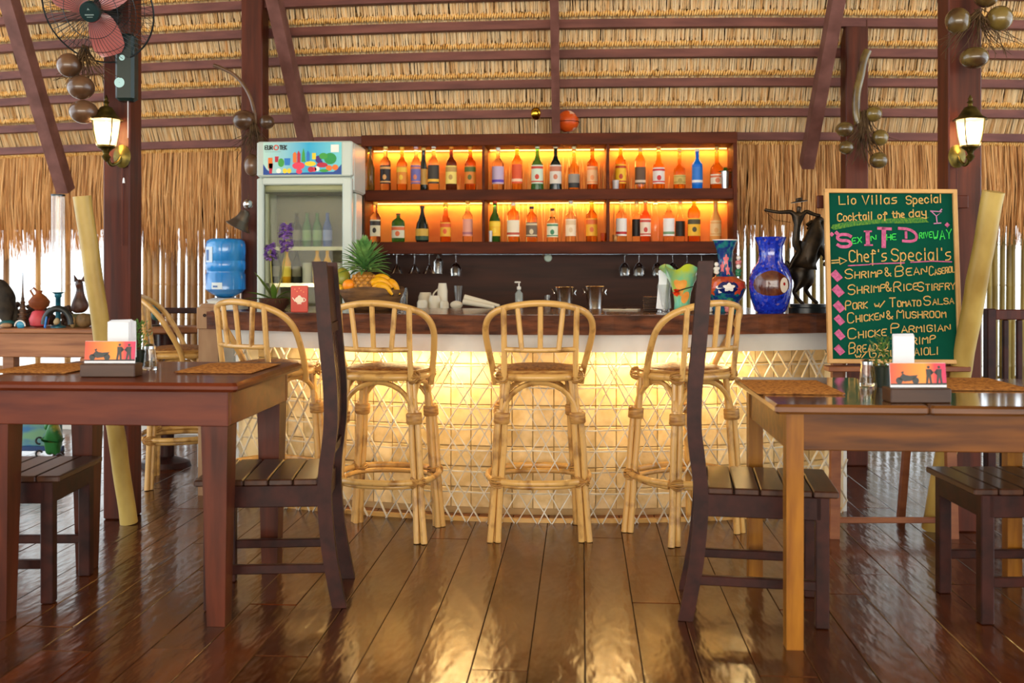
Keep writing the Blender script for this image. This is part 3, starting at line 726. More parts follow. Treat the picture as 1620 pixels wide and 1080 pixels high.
# ================= dark dining chairs =================
def make_chair():
    t = empty('dining_chair'); W = .36
    pr = [(-.250, 0), (-.236, .07), (-.216, .176), (-.205, .28), (-.198, .38), (-.202, .466), (-.214, .55), (-.222, .63), (-.220, .755), (-.207, .88), (-.197, 1.0), (-.189, 1.11), (-.182, 1.185)]
    pts = [(p.x, p.z) for p in chaikin([Vector((a, 0, b)) for a, b in pr], 2)]
    def yb(z):
        for (a, za), (b, zb2) in zip(pts, pts[1:]):
            if za <= z <= zb2: return a + (b - a) * (z - za) / max(zb2 - za, 1e-6)
        return pts[-1][0]
    for s_ in (-1, 1):
        prof_ = [(y - .025, z) for y, z in pts] + [(y + .025, z) for y, z in reversed(pts)]
        m = MB(); n = len(pts)
        vs = []
        for y, z in pts:
            for a, b in ((-1, -1), (1, -1), (1, 1), (-1, 1)): vs.append((s_ * (W / 2 - .016) + a * .016, y + b * .024, z))
        m.add(vs, [(i * 4 + k, i * 4 + (k + 1) % 4, i * 4 + 4 + (k + 1) % 4, i * 4 + 4 + k) for i in range(n - 1) for k in range(4)] + [(3, 2, 1, 0), tuple((n - 1) * 4 + k for k in range(4))])
        m.build('back_leg', M_dark, t)
        MB().bbox((s_ * (W / 2 - .022), .185, .2115), (.042, .042, .423), .003).build('front_leg', M_dark, t)
        MB().bbox((s_ * (W / 2 - .012), -.01, .385), (.022, .385, .075), .003).build('side_rail', M_dark, t)
        MB().bbox((s_ * (W / 2 - .016), -.02, .135), (.02, .40, .032), .003).build('stretcher', M_dark, t)
    MB().bbox((0, .195, .385), (W - .05, .022, .075), .003).build('front_rail', M_dark, t)
    MB().bbox((0, -.195, .385), (W - .05, .022, .075), .003).build('rear_rail', M_dark, t)
    y = -.178
    for k in range(5):
        d = .083; MB().bbox((0, y + d / 2, .434), (W + .02, d - .004, .022), .004).build('seat_plank', M_seatw, t); y += d
    def plate(z0, z1, x, wd, nm, th=.014):
        n = 8; vs = []
        for i in range(n + 1):
            z = z0 + (z1 - z0) * i / n; yy = yb(z)
            for a, b in ((-1, -1), (1, -1), (1, 1), (-1, 1)): vs.append((x + a * wd / 2, yy + b * th / 2, z))
        MB().add(vs, [(i * 4 + k, i * 4 + (k + 1) % 4, i * 4 + 4 + (k + 1) % 4, i * 4 + 4 + k) for i in range(n) for k in range(4)] + [(3, 2, 1, 0), tuple(n * 4 + k for k in range(4))]).build(nm, M_dark, t)
    plate(.97, 1.17, 0, W - .066, 'top_panel', .02); plate(.935, .968, 0, W - .066, 'upper_rail', .03); plate(.505, .54, 0, W - .066, 'lower_rail', .03)
    for k in range(5): plate(.54, .935, (k - 2) * .056, .034, 'back_slat', .012)
    return t
ch = make_chair(); CG = 'dark dining chairs'
def cchair(o, xc, D, rz, lab):
    p = RT * xc + FW * D; o.location = (p.x, p.y, .001); o.rotation_euler = (0, 0, rz + YAW); return tag(o, lab, 'chair', CG)
cchair(ch, .848, 3.41, R(-90 - 10), 'dark wooden dining chair at the left end of the golden table')
cchair(copy_tree(ch), -.853, 3.565, R(90 + 4), 'dark wooden dining chair at the right end of the red brown table')
cchair(copy_tree(ch), -1.80, 3.62, R(-90 + 1), 'dark wooden dining chair at the far left edge, its seat under the red brown table')
cchair(copy_tree(ch), 1.735, 3.42, R(90), 'dark wooden dining chair at the far right edge, its seat under the golden table')
# chair back far right, behind the golden table
t = thing('side_chair', 'dark square chair back beside the bamboo wall at the far right edge', 'chair', (PZ(1612, 4.9, 0)), R(8))
for s_ in (-1, 1):
    MB().bbox((s_ * .15, 0, .485), (.045, .045, .97), .004).build('back_leg', M_dark, t); MB().bbox((s_ * .15, .38, .21), (.04, .04, .42), .004).build('front_leg', M_dark, t)
MB().bbox((0, 0, .94), (.255, .03, .05), .004).build('top_rail', M_post, t); MB().bbox((0, 0, .52), (.255, .03, .05), .004).build('lower_rail', M_post, t)
for k in (-1, 0, 1):MB().bbox((k * .07, 0, .73), (.028, .02, .37), .004).build('back_slat', M_dark, t)
MB().bbox((0, .19, .435), (.35, .43, .03), .004).build('seat', M_dark, t)
# ================= tables =================
def table(name, label, x0, x1, D0_, D1_, z, mt, mtop, mleg, lw, tw, boards, seam=False):
    # x0,x1: camera-right metres of top; D0_,D1_: near, far (building axes)
    A = RT * x0 + FW * D0_; t = thing(name, label, 'table', (A.x, A.y, 0)); Wd = x1 - x0; Dp = D1_ - D0_
    th = .030
    if seam:
        MB().bbox((seam / 2, Dp / 2, z - th / 2), (seam - .002, Dp, th), .008).build('top_board', mtop, t)
        MB().bbox(((seam + Wd) / 2, Dp / 2, z - th / 2), (Wd - seam - .002, Dp, th), .008).build('top_board', mtop, t)
    else: MB().bbox((Wd / 2, Dp / 2, z - th / 2), (Wd, Dp, th), .010).build('tabletop', mtop, t)
    ins = .045; ah = .115; za = z - th - ah / 2
    MB().bbox((Wd / 2, ins + .012, za), (Wd - 2 * ins, .024, ah), .003).build('apron', mt, t)
    MB().bbox((Wd / 2, Dp - ins - .012, za), (Wd - 2 * ins, .024, ah), .003).build('apron', mt, t)
    for xx in (ins + .012, Wd - ins - .012): MB().bbox((xx, Dp / 2, za), (.024, Dp - 2 * ins - .05, ah), .003).build('apron', mt, t)
    for xx in (ins + lw / 2, Wd - ins - lw / 2):
        for yy in (ins + lw / 2, Dp - ins - lw / 2):
            hh = z - th - (.0 if True else 0); m = MB()
            k3 = .003 if lw < .07 else -.002; xx += -k3 if xx < Wd / 2 else k3; yy += -k3 if yy < Dp / 2 else k3
            m.box((xx, yy, hh - ah / 2 - .0), (lw, lw, ah - .001)); zl = hh - ah + (.0005 if lw < .07 else -.0005)
            vs = []
            for zz, k in ((zl, 1), (0, tw)):
                for a, b in ((-1, -1), (1, -1), (1, 1), (-1, 1)): vs.append((xx + a * lw / 2 * k, yy + b * lw / 2 * k, zz))
            m.add(vs, [(3, 2, 1, 0), (4, 5, 6, 7), (0, 4, 5, 1), (1, 5, 6, 2), (2, 6, 7, 3), (3, 7, 4, 0)]).build('leg', mleg, t)
    return t
ZL, ZR = .796, .752
table('dining_table', 'red brown wooden dining table on the left with tapering square legs', -1.79, -.872, 3.225, 3.97, ZL, M_red, M_red, M_redv, .088, .68, 3)
table('dining_table', 'golden brown wooden dining table on the right with slim square legs', .79, 1.85, 2.99, 3.79, ZR, M_gold, M_goldtop, M_goldv, .052, .98, 3, seam=.455)
# ================= things on the tables =================
def placemat(px0, px1, D0_, D1_, z, lab):
    a = PZ(px0, D0_, z); b = PZ(px1, D0_, z); w_ = (b - a).length; c = a + RT * w_ / 2 + FW * (D1_ - D0_) / 2; c.z = z
    t = thing('placemat', lab, 'placemat', (c.x, c.y, z + .0005), 0, 'woven placemats'); d = D1_ - D0_
    MB().bbox((0, 0, .002), (w_ - .01, d - .01, .003), .001).build('mat_core', M_weave, t)
    m = MB(); n = int(d / .009)
    for i in range(n): m.tube([(-w_ / 2, -d / 2 + d * (i + .5) / n, .0042), (w_ / 2, -d / 2 + d * (i + .5) / n, .0042)], .0018, 5)
    m.build('reeds', M_weave, t, kind='stuff')
placemat(278, 405, 3.46, 3.80, ZL, 'woven placemat near the right edge of the red brown table')
placemat(-20, 112, 3.46, 3.80, ZL, 'woven placemat at the left of the red brown table, beside the picture block')
placemat(1205, 1343, 3.22, 3.62, ZR, 'woven placemat at the left end of the golden table')
placemat(1500, 1640, 3.32, 3.70, ZR, 'woven placemat at the right of the golden table, beside the picture block')
M_blk = mat('block_wood', sr(78, 50, 32), .4, col2=sr(56, 34, 22), nscale=(4, 20, 20))
def cardblock(pxc, D, z, side):
    t = thing('picture_block', 'dark wooden block holding a sunset picture with a motorbike on the %s table' % side, 'table sign', PZ(pxc, D, z + .0005), YAW, 'sunset picture blocks')
    MB().bbox((0, .03, .022), (.184, .075, .044), .003).build('wooden_block', M_blk, t)
    # sunset picture behind clear acrylic, tilted back a little
    pn = empty('picture', (0, .012, .045)); pn.parent = t; pn.rotation_euler = (R(-8), 0, 0)
    m = bpy.data.materials.get('sunset') 
    if not m:
        m = mat('sunset', (1, .3, 0), .3); nt = m.node_tree; tc = nt.nodes.new('ShaderNodeTexCoord'); sp = nt.nodes.new('ShaderNodeSeparateXYZ'); cr = nt.nodes.new('ShaderNodeValToRGB'); mr = nt.nodes.new('ShaderNodeMapRange')
        nt.links.new(tc.outputs['Object'], sp.inputs[0]); nt.links.new(sp.outputs['X'], mr.inputs[0]); mr.inputs[1].default_value = -.085; mr.inputs[2].default_value = .085; nt.links.new(mr.outputs[0], cr.inputs[0])
        e = cr.color_ramp.elements; e[0].color = (*sr(226, 70, 40), 1); e[1].color = (*sr(200, 20, 90), 1)
        for p_, c_ in ((.4, sr(244, 132, 30)), (.62, sr(250, 150, 30)), (.8, sr(224, 50, 60))): q = e.new(p_); q.color = (*c_, 1)
        nt.links.new(cr.outputs[0], nt.nodes['Principled BSDF'].inputs['Base Color'])
    MB().box((0, 0, .041), (.170, .003, .066)).build('print', m, pn)
    MB().bbox((0, .001, .038), (.172, .0015, .074), .0004).build('card', M_paper, pn)
    k = MB()
    def dsc(x, z, r, y=-.0022, n=12): k.add([(x + r * cos(2 * pi * i / n), y, z + r * sin(2 * pi * i / n)) for i in range(n)], [tuple(range(n))])
    k.add([(-.085, -.0022, .008), (.085, -.0022, .008), (.085, -.0022, .014), (-.085, -.0022, .012)], [(0, 1, 2, 3)])
    bx = -.035
    for q in (-.024, .026): dsc(bx + q, .021, .0105)
    k.add([(bx + a, -.0022, b) for a, b in ((-.026, .026), (-.012, .043), (-.004, .038), (.010, .036), (.034, .038), (.028, .030), (.012, .020), (-.008, .018))], [tuple(range(8))])
    k.add([(bx + a, -.0022, b) for a, b in ((-.018, .046), (-.010, .050), (-.009, .046), (-.013, .040))], [(0, 1, 2, 3)])
    for px_ in (.032, .064):
        dsc(px_, .062, .0045); s_ = 1 if px_ > .05 else -1
        k.add([(px_ + a, -.0022, b) for a, b in ((-.008, .056), (.008, .056), (.007, .036), (.009, .012), (.003, .012), (0, .032), (-.004, .012), (-.010, .012), (-.007, .036))], [tuple(range(9))])
        k.add([(px_ + s_ * a, -.0022, b) for a, b in ((-.007, .056), (-.016, .046), (-.008, .038), (-.006, .041), (-.012, .046), (-.006, .052))], [(0, 1, 2), (0, 2, 5), (2, 3, 4), (2, 4, 5)])
    k.build('silhouettes', M_black, pn)
    return t
cardblock(171, 3.35, ZL, 'red brown'); cardblock(1456, 3.025, ZR, 'golden')
def napkins(pxc, D, z, side, hh, w_=.082):
    t = thing('napkin_stand', 'white folded napkins standing in a glass behind the picture block on the %s table' % side, 'napkins', PZ(pxc, D, z + .0005), YAW, 'napkin glasses')
    MB().bbox((0, 0, .046), (w_, .05, .09), .008).build('holder', mat('napkin_holder', (.85, .88, .86), .15, trans=.3), t)
    m = MB()
    for i in range(7): m.bbox(((i - 3) * .002, (i - 3) * .006, hh - .045 - abs(i - 3) * .002), (w_ + .004, .0045, .13), .004, rot=(0, R(random.uniform(-2, 2)), 0))
    m.build('napkins', M_paper, t)
napkins(193, 3.52, ZL, 'red brown', .165, .072); napkins(1429, 3.27, ZR, 'golden', .175, .066)
def herb(pxc, D, z, side, pyb):
    t = thing('potted_herb', 'little green table plant in a dark pot on the %s table' % side, 'plant', PZ(pxc, D, z + .0005), 0, 'little table plants')
    MB().lathe([(.022, 0), (.03, .07), (.026, .07), (.001, .06)], 14).build('pot', mat('dark_pot', (.02, .03, .02), .3), t, True)
    m = MB()
    for k in range(220):
        a = random.uniform(0, 2 * pi); e = random.uniform(.1, 1.3); r = random.uniform(0, .045)
        leaf(m, (r * cos(a), r * sin(a), .07 + random.uniform(0, .10)), (cos(a) * cos(e), sin(a) * cos(e), sin(e)), random.uniform(.012, .026), .008, .3, 2)
    m.build('leaves', mat('herb_leaf', sr(120, 160, 84), .5, col2=sr(66, 110, 44), nscale=(50, 50, 50)), t)
herb(220, 3.62, ZL, 'red brown', 585); herb(1397, 3.45, ZR, 'golden', 605)
def jar(px, D, z, side):
    t = thing('glass_shaker', 'small glass shaker with a metal lid on the %s table' % side, 'shaker', PZ(px, D, z + .0005), 0, 'glass shakers')
    MB().lathe([(.026, 0), (.027, .005), (.019, .075), (.017, .075), (.022, .012), (.001, .01)], 16).build('glass', M_glass, t, True)
    MB().lathe([(.021, .012), (.019, .03), (.001, .034)], 12).build('contents', mat('pepper', sr(170, 130, 80), .8, col2=sr(90, 70, 40), nscale=(200, 200, 200)), t, True)
    MB().lathe([(.02, .0755), (.02, .086), (.012, .093), (.001, .095)], 16).build('lid', M_steel, t, True)
jar(237, 3.60, ZL, 'red brown'); jar(1371, 3.47, ZR, 'golden')
t = thing('sauce_bottle', 'small amber sauce bottle between the shaker and the plant on the golden table', 'bottle', PZ(1386, 3.50, ZR + .0005))
MB().lathe([(.015, 0), (.016, .05), (.006, .075), (.006, .09)], 12).build('bottle_glass', G['olive'], t, True)
# ================= fridge =================
DFr = 5.6; sf = DFr / F
p = P(481, HZ, DFr); fr = thing('drinks_fridge', 'tall pale glass door drinks fridge with a picture header left of the shelf', 'fridge', (p.x, p.y, 0), 0)
M_fr = mat('fridge_body', sr(196, 206, 196), .3, col2=sr(186, 198, 190), nscale=(3, 3, 3))
fw = 154 * sf; zt_ = ZZ(223, DFr); zh = ZZ(279, DFr); dp = .30
def fx(px): return (px - 481) * sf
def fz(py): return ZZ(py, DFr)
MB().bbox((0, dp / 2 + .05, zt_ - .14), (fw, dp, .28), .01).build('top_housing', M_fr, fr)
MB().bbox((0, dp - .02, .85), (fw, .06, 1.5), .005).build('rear_wall', mat('fridge_inside', sr(104, 104, 88), .5), fr)
for s_ in (-1, 1): MB().bbox((s_ * (fw / 2 - .02), dp / 2 + .05, .85), (.04, dp - .1, 1.5), .005).build('side_wall', M_fr, fr)
MB().bbox((0, dp / 2 + .05, .06), (fw, dp, .12), .01).build('base', M_fr, fr)
hd = MB().bbox((0, .03, (zt_ + zh) / 2), (fw, .05, zt_ - zh), .008).build('header_panel', M_fr, fr)
m = mat('header_print', sr(60, 190, 214), .4, em=None); nt = m.node_tree; tc = nt.nodes.new('ShaderNodeTexCoord'); sp = nt.nodes.new('ShaderNodeSeparateXYZ'); cr = nt.nodes.new('ShaderNodeValToRGB'); mr = nt.nodes.new('ShaderNodeMapRange')
nt.links.new(tc.outputs['Object'], sp.inputs[0]); nt.links.new(sp.outputs['X'], mr.inputs[0]); mr.inputs[1].default_value = -.25; mr.inputs[2].default_value = .25; nt.links.new(mr.outputs[0], cr.inputs[0])
cr.color_ramp.elements[0].color = (*sr(190, 226, 210), 1); cr.color_ramp.elements[1].color = (*sr(130, 216, 216), 1); q = cr.color_ramp.elements.new(.55); q.color = (*sr(20, 170, 214), 1)
nt.links.new(cr.outputs[0], nt.nodes['Principled BSDF'].inputs['Base Color'])
MB().box(((fx(415) + fx(541)) / 2, .0035, (fz(225) + fz(276)) / 2), (fx(541) - fx(415), .004, fz(225) - fz(276))).build('header_picture', m, hd)
def flat(parent, name, c, polys, y=-.0005):
    for k, pl in enumerate(polys): MB().add([(a, y - .00008 * k, b) for a, b in pl], [tuple(range(len(pl)))]).build(name, mat('print_%d_%d_%d' % c, sr(*c), .5), parent)
def el(px, py, rx, ry, n=14): return [(fx(px) + rx * sf * cos(2 * pi * i / n), fz(py) + ry * sf * sin(2 * pi * i / n)) for i in range(n)]
def pg(*pts): return [(fx(a), fz(b)) for a, b in pts]
flat(hd, 'printed_wave', (24, 70, 150), [pg((415, 276), (541, 276), (541, 260), (534, 268), (528, 272), (430, 274), (421, 268), (415, 259))], .0006)
for c, pls in (((236, 120, 40), [pg((423, 249), (430, 249), (430, 266), (423, 266)), el(521, 266, 5, 4.5), el(531, 265, 5, 4.5), pg((463, 243), (466, 240), (469, 243), (469, 257), (463, 257))]),
 ((190, 30, 60), [pg((424, 258), (431, 258), (429, 274), (425, 274)), pg((434, 247), (440, 247), (439, 256), (434, 256)), el(492, 268, 5, 4.5), el(510, 261, 9, 4), pg((470, 243), (472, 238), (475, 243), (475, 257), (470, 257))]),
 ((230, 60, 90), [el(472, 262, 10, 6), el(497, 268, 4, 4), el(473, 271, 5, 4)]),
 ((60, 160, 60), [el(444, 257, 5, 7), el(512, 247, 7, 5), pg((478, 242), (480, 234), (482, 242), (483, 256), (477, 256)), el(513, 270, 7, 2.5)]),
 ((30, 150, 70), [el(523, 251, 10, 9)]), ((250, 210, 40), [el(491, 259, 9, 4), el(450, 270, 3.5, 4), el(457, 270, 3.5, 4), pg((494, 242), (500, 242), (500, 252), (494, 252))]),
 ((70, 30, 120), [el(504, 252, 5, 6), el(507, 257, 4, 4)]), ((240, 240, 230), [el(440, 270, 4, 4), el(502, 267, 4, 4), pg((524, 229), (537, 229), (537, 241), (524, 241))]),
 ((30, 120, 200), [pg((485, 242), (487, 238), (490, 242), (490, 255), (485, 255)), pg((449, 250), (459, 250), (458, 261), (450, 261))])):
    flat(hd, 'printed_fruit', c, pls, .0003)
m = MB(); ff = lambda x, y: (fx(x), fz(y))
def ltr(txt, x0, x1, yb, h, w_, mt_, f_=ff, parent=hd, nm='lettering', y=-.0002, sm=0):
    pl = [[(a, yb - (b - 0)) for a, b in s_] for s_ in strokes(txt, x0, x1, 0, 0, h)]
    mm = MB(); ribbons(mm, pl, w_, f_, th=-y, smooth=sm); mm.build(nm, mt_, parent)
ltr('EUR', 418, 430, 236, 6.2, .0062, mat('print_dark', (.02, .02, .02), .5)); ltr('TEK', 442, 453, 236, 6.2, .0062, mat('print_dark', (.02, .02, .02), .5))
ltr('FRESH FRUIT', 418, 444, 240.4, 1.6, .0016, mat('print_grey', (.2, .25, .25), .5)) if False else None
mm = MB(); ribbons(mm, [[(436 + 3.6 * cos(a), 233 + 3.6 * sin(a)) for a in [2 * pi * i / 16 for i in range(17)]]], .006, ff, th=.0003, smooth=0); mm.build('ring_emblem', mat('print_ring', sr(214, 70, 40), .5), hd)
mm = MB()
for k in range(13): mm.box((fx(419 + 2 * k), .0008, fz(239.5)), (.004, .0006, .003))
mm.build('small_print', mat('print_grey', (.2, .3, .3), .5), hd)
# door: frame, glass, handle
dr = empty('door', (0, 0, 0)); dr.parent = fr
zd0, zd1 = .13, zh - .006
for a, b in ((404.5, 415), (542, 557)): MB().bbox(((fx(a) + fx(b)) / 2, .025, (zd0 + zd1) / 2), (fx(b) - fx(a), .05, zd1 - zd0), .008).build('door_stile', M_fr, dr)
MB().bbox((0, .0255, zd1 - .02), (fw - .06, .045, .04), .006).build('door_rail', M_fr, dr); MB().bbox((0, .0255, zd0 + .04), (fw - .06, .045, .08), .006).build('door_rail', M_fr, dr)
MB().box(((fx(415) + fx(542)) / 2, .03, (zd0 + zd1) / 2 + .02), (fx(542) - fx(415), .006, zd1 - zd0 - .1)).build('door_glass', mat('tinted_glass', (.86, .82, .62), .03, trans=1, ior=1.2), dr)
for k, zz in enumerate((.45, .75, 1.08, ZZ(391, DFr), 1.55)):
    if k == 4: continue
    m = MB()
    for i in range(9): m.tube([(-.25, .09 + i * .022, zz), (.25, .09 + i * .022, zz)], .002, 5)
    for i in range(28): m.tube([(-.25 + i * .0185, .09, zz), (-.25 + i * .0185, .27, zz)], .0015, 4)
    m.box((0, .088, zz - .005), (.50, .003, .022)); m.build('wire_shelf', M_fr if k == 3 else M_steel, fr)
DK = [('yellow', sr(236, 180, 20)), ('dark', sr(30, 34, 26)), ('green', sr(40, 100, 50)), ('silver', sr(180, 190, 190)), ('blue', sr(40, 80, 170)), ('red', sr(180, 40, 30))]
dn = 0
for zz, seq in ((1.08, 'dydsyysd'), (ZZ(391, DFr), '  dggb r')):
    for i, c in enumerate(seq):
        if c == ' ': continue
        nm, cc = [d for d in DK if d[0][0] == c][0]
        x_ = -.21 + i * .06; pw = Matrix.Translation(fr.location) @ Vector((x_, .17, zz + .003))
        tall = c != 's'; h = .20 if tall else .12
        t = thing('drink_bottle' if tall else 'drink_can', '%s %s inside the fridge, %s from the left on the %s visible shelf' % (nm, 'bottle' if tall else 'can', ('first', 'second', 'third', 'fourth', 'fifth', 'sixth', 'seventh', 'eighth')[i], 'lower' if zz < 1.1 else 'upper'), 'bottle' if tall else 'can', pw, 0, 'drinks in the fridge')
        pr = [(.024, 0), (.026, .004), (.026, h * .6), (.01, h * .8), (.01, h)] if tall else [(.024, 0), (.027, .005), (.027, h - .008), (.023, h)]
        MB().lathe(pr, 14).build('container', mat('drink_' + nm, cc, .25), t, True)
        MB().lathe([(.0268, h * .2), (.0268, h * .5)], 14, cap=False).build('wrap_label', mat('drink_label_' + nm, tuple(min(1, q * 1.6 + .15) for q in cc), .5), t, True)
MB().lathe([(.001, 0), (.012, 0), (.012, .006), (.001, .006)], 10).build('inner_knob', M_steel, fr).location = (.2, .24, 1.6)
# ================= water bottle =================
p = P(357, HZ, 5.9); zc = ZZ(471, 5.9)
t = thing('water_dispenser', 'white water dispenser standing behind the left bar stool', 'dispenser', (p.x, p.y, 0))
MB().bbox((0, -.04, (zc - .03) / 2), (.24, .22, zc - .03), .02).build('cabinet', M_white, t); MB().bbox((0, -.155, .78), (.2, .02, .12), .006).build('tap_recess', M_black, t)
MB().lathe([(.10, zc - .029), (.11, zc - .012), (.07, zc + .0), (.065, zc - .029)], 20).build('collar', M_white, t, True)
s_ = 5.9 / F; r = 31 * s_; hh = 93 * s_
t = thing('water_bottle', 'big blue ribbed water bottle upside down on the dispenser', 'water bottle', (p.x, p.y, zc + .001))
MB().lathe([(.04, 0), (r * .8, .03), (r, .05), (r, hh * .40), (r * .95, hh * .42), (r * .95, hh * .46), (r, hh * .48), (r, hh * .62), (r * .98, hh * .63), (r, hh * .64), (r, hh * .9), (r * .95, hh * .96), (r * .8, hh), (.001, hh)], 28).build('bottle_body', mat('water_blue', sr(70, 176, 250), .12, col2=sr(40, 150, 240), nscale=(8, 8, 3), trans=.35, coat=.6), t, True)
for (a0, z0, z1, c) in ((-.62, .60, .86, (206, 222, 236)), (-.1, .15, .26, (220, 232, 236))):
    lb = MB().lathe([(r + .0015, hh * z0), (r + .0015, hh * z1)], 8, a0=-pi / 2 + a0 - .28, a1=-pi / 2 + a0 + .28, cap=False).build('bottle_sticker', lcm(c), t, True)
    MB().lathe([(r + .0022, hh * (z0 + .03)), (r + .0022, hh * (z1 - .05))], 6, a0=-pi / 2 + a0 - .2, a1=-pi / 2 + a0 + .05, cap=False).build('sticker_print', lcm((70, 110, 170)), lb, True)
# ================= on the bar =================
def skin(name, pts, edges, m_, parent=None, sub=2, loc=None, root=0):
    me = bpy.data.meshes.new(name); me.from_pydata([p[:3] for p in pts], edges, []); o = bpy.data.objects.new(name, me); COL.objects.link(o)
    mod = o.modifiers.new('skin', 'SKIN'); sv = me.skin_vertices[0].data
    for i, p in enumerate(pts): sv[i].radius = (p[3], p[4] if len(p) > 4 else p[3]); sv[i].use_root = (i == root)
    mod.use_smooth_shade = True; s2 = o.modifiers.new('sub', 'SUBSURF'); s2.levels = sub; s2.render_levels = sub
    me.materials.append(m_)
    if parent: o.parent = parent
    if loc is not None: o.location = loc
    # bake the modifiers so that the mesh itself is the figure
    dg = bpy.context.evaluated_depsgraph_get(); ev = o.evaluated_get(dg); nm = bpy.data.meshes.new_from_object(ev); o.modifiers.clear(); o.data = nm
    for p in nm.polygons: p.use_smooth = True
    return o
# wooden fruit bowl and fruit
DB = 4.85; c = PZ(588, DB, ZB)
t = thing('fruit_bowl', 'rough carved wooden bowl full of fruit on the bar', 'bowl', c)
rb = 52 * DB / F
MB().lathe([(rb * .55, 0), (rb * .8, .03), (rb, .105), (rb * 1.0, .112), (rb * .92, .108), (rb * .7, .04), (.001, .03)], 28, sy=.8, wav=lambda r, z, a, j: (r * (1 + .03 * sin(5 * a + j)), z + (.008 * sin(3 * a) if z > .08 else 0))).build('bowl_body', mat('bowl_wood', sr(120, 84, 44), .7, col2=sr(76, 50, 26), nscale=(10, 10, 50), bump=.5), t, True)
zf = ZB + .035
t = thing('pineapple', 'pineapple with a bushy green crown standing in the fruit bowl', 'pineapple', PZ(577, DB - .02, zf))
zp = ZZ(430, DB + .03) - zf; m = MB(); hb = zp
pr = [(.001, 0), (.045, .01), (.068, hb * .35), (.07, hb * .6), (.055, hb * .88), (.03, hb)]
MB().lathe(pr, 20, cap=False).build('fruit_core', mat('pineapple_skin', sr(176, 116, 40), .6, col2=sr(110, 80, 24), nscale=(40, 40, 40)), t, True)
def pr_r(z):
    for (r0, z0), (r1, z1) in zip(pr, pr[1:]):
        if z0 <= z <= z1: return r0 + (r1 - r0) * (z - z0) / (z1 - z0)
    return .03
m = MB(); rows_ = 9
for j in range(rows_):
    z = hb * (.06 + .9 * j / rows_); r = pr_r(z)
    for i in range(14):
        a = 2 * pi * (i + .5 * (j % 2)) / 14; M3 = Matrix.Rotation(a, 3, 'Z')
        m.ball((r * cos(a), r * sin(a), z), .012, 6, 4, (.5, 1, .85), M3)
m.build('eyes', mat('pineapple_eye', sr(206, 140, 48), .5, col2=sr(150, 100, 30), nscale=(60, 60, 60)), t, True)
m = MB()
for k in range(110):
    f = k / 110; a = k * 2.4; e = .35 + 1.1 * f ** .8; L = .085 + .07 * sin(pi * min(1, f + .15)); d = (cos(a) * cos(e), sin(a) * cos(e), sin(e))
    leaf(m, (.02 * cos(a) * (1 - f), .02 * sin(a) * (1 - f), hb + .10 * f), d, L, .022, .55 * (1 - f), 5, .5)
m.build('crown', mat('pineapple_leaf', sr(134, 176, 96), .4, col2=sr(64, 116, 56), nscale=(20, 20, 20)), t, True)
M_ban = mat('banana_skin', sr(236, 178, 24), .45, col2=sr(226, 156, 20), nscale=(12, 12, 12)); 
t = thing('banana_bunch', 'bunch of ripe yellow bananas with dark tips in the fruit bowl', 'bananas', PZ(604, DB - .05, ZB + .092))
for k, (x0, z0, x1, z1, bow, y_) in enumerate(((-.07, .03, .05, .045, .035, .02), (-.075, .015, .055, .02, .04, -.01), (-.05, -.0, .06, -.012, .04, -.035), (.02, .04, .085, -.012, .03, .01), (-.09, -.01, -.02, .03, .02, .01))):
    pts = [(x0 + (x1 - x0) * i / 8, y_ - .01 * sin(pi * i / 8), z0 + (z1 - z0) * i / 8 + bow * sin(pi * i / 8)) for i in range(9)]
    b_ = MB().tube(pts, [.005, .012, .017, .018, .018, .018, .016, .011, .005], 8).build('banana', M_ban, t, True)
    MB().ball(pts[-1], .006, 8, 5).build('dark_tip', mat('banana_tip', sr(50, 36, 16), .7), b_, True)
def fruit(nm, px, py, D, r, sc_, m_, lab):
    p = P(px, py, D); t = thing(nm, lab, 'fruit', p); MB().ball((0, 0, 0), r, 18, 12, sc_).build('flesh', m_, t, True)
    MB().lathe([(.004, 0), (.003, .006)], 6, (0, 0, r * sc_[2] * .98)).build('stem_end', M_green, t)
M_or = mat('orange_skin', sr(244, 150, 30), .4, col2=sr(236, 134, 20), nscale=(60, 60, 60), bump=.2)
fruit('orange', 552, 451, DB - .06, .031, (1, 1, .95), M_or, 'round orange at the front left of the fruit bowl')
fruit('mango', 542, 441, DB + .03, .05, (.8, .8, 1.1), mat('mango_green', sr(120, 140, 40), .35, col2=sr(160, 150, 50), nscale=(12, 12, 12)), 'green mango behind the orange at the left of the bowl')
fruit('lemon', 537, 456, DB - .02, .024, (1, .9, .9), mat('lemon_skin', sr(230, 190, 50), .4), 'small yellow fruit at the very left of the bowl')
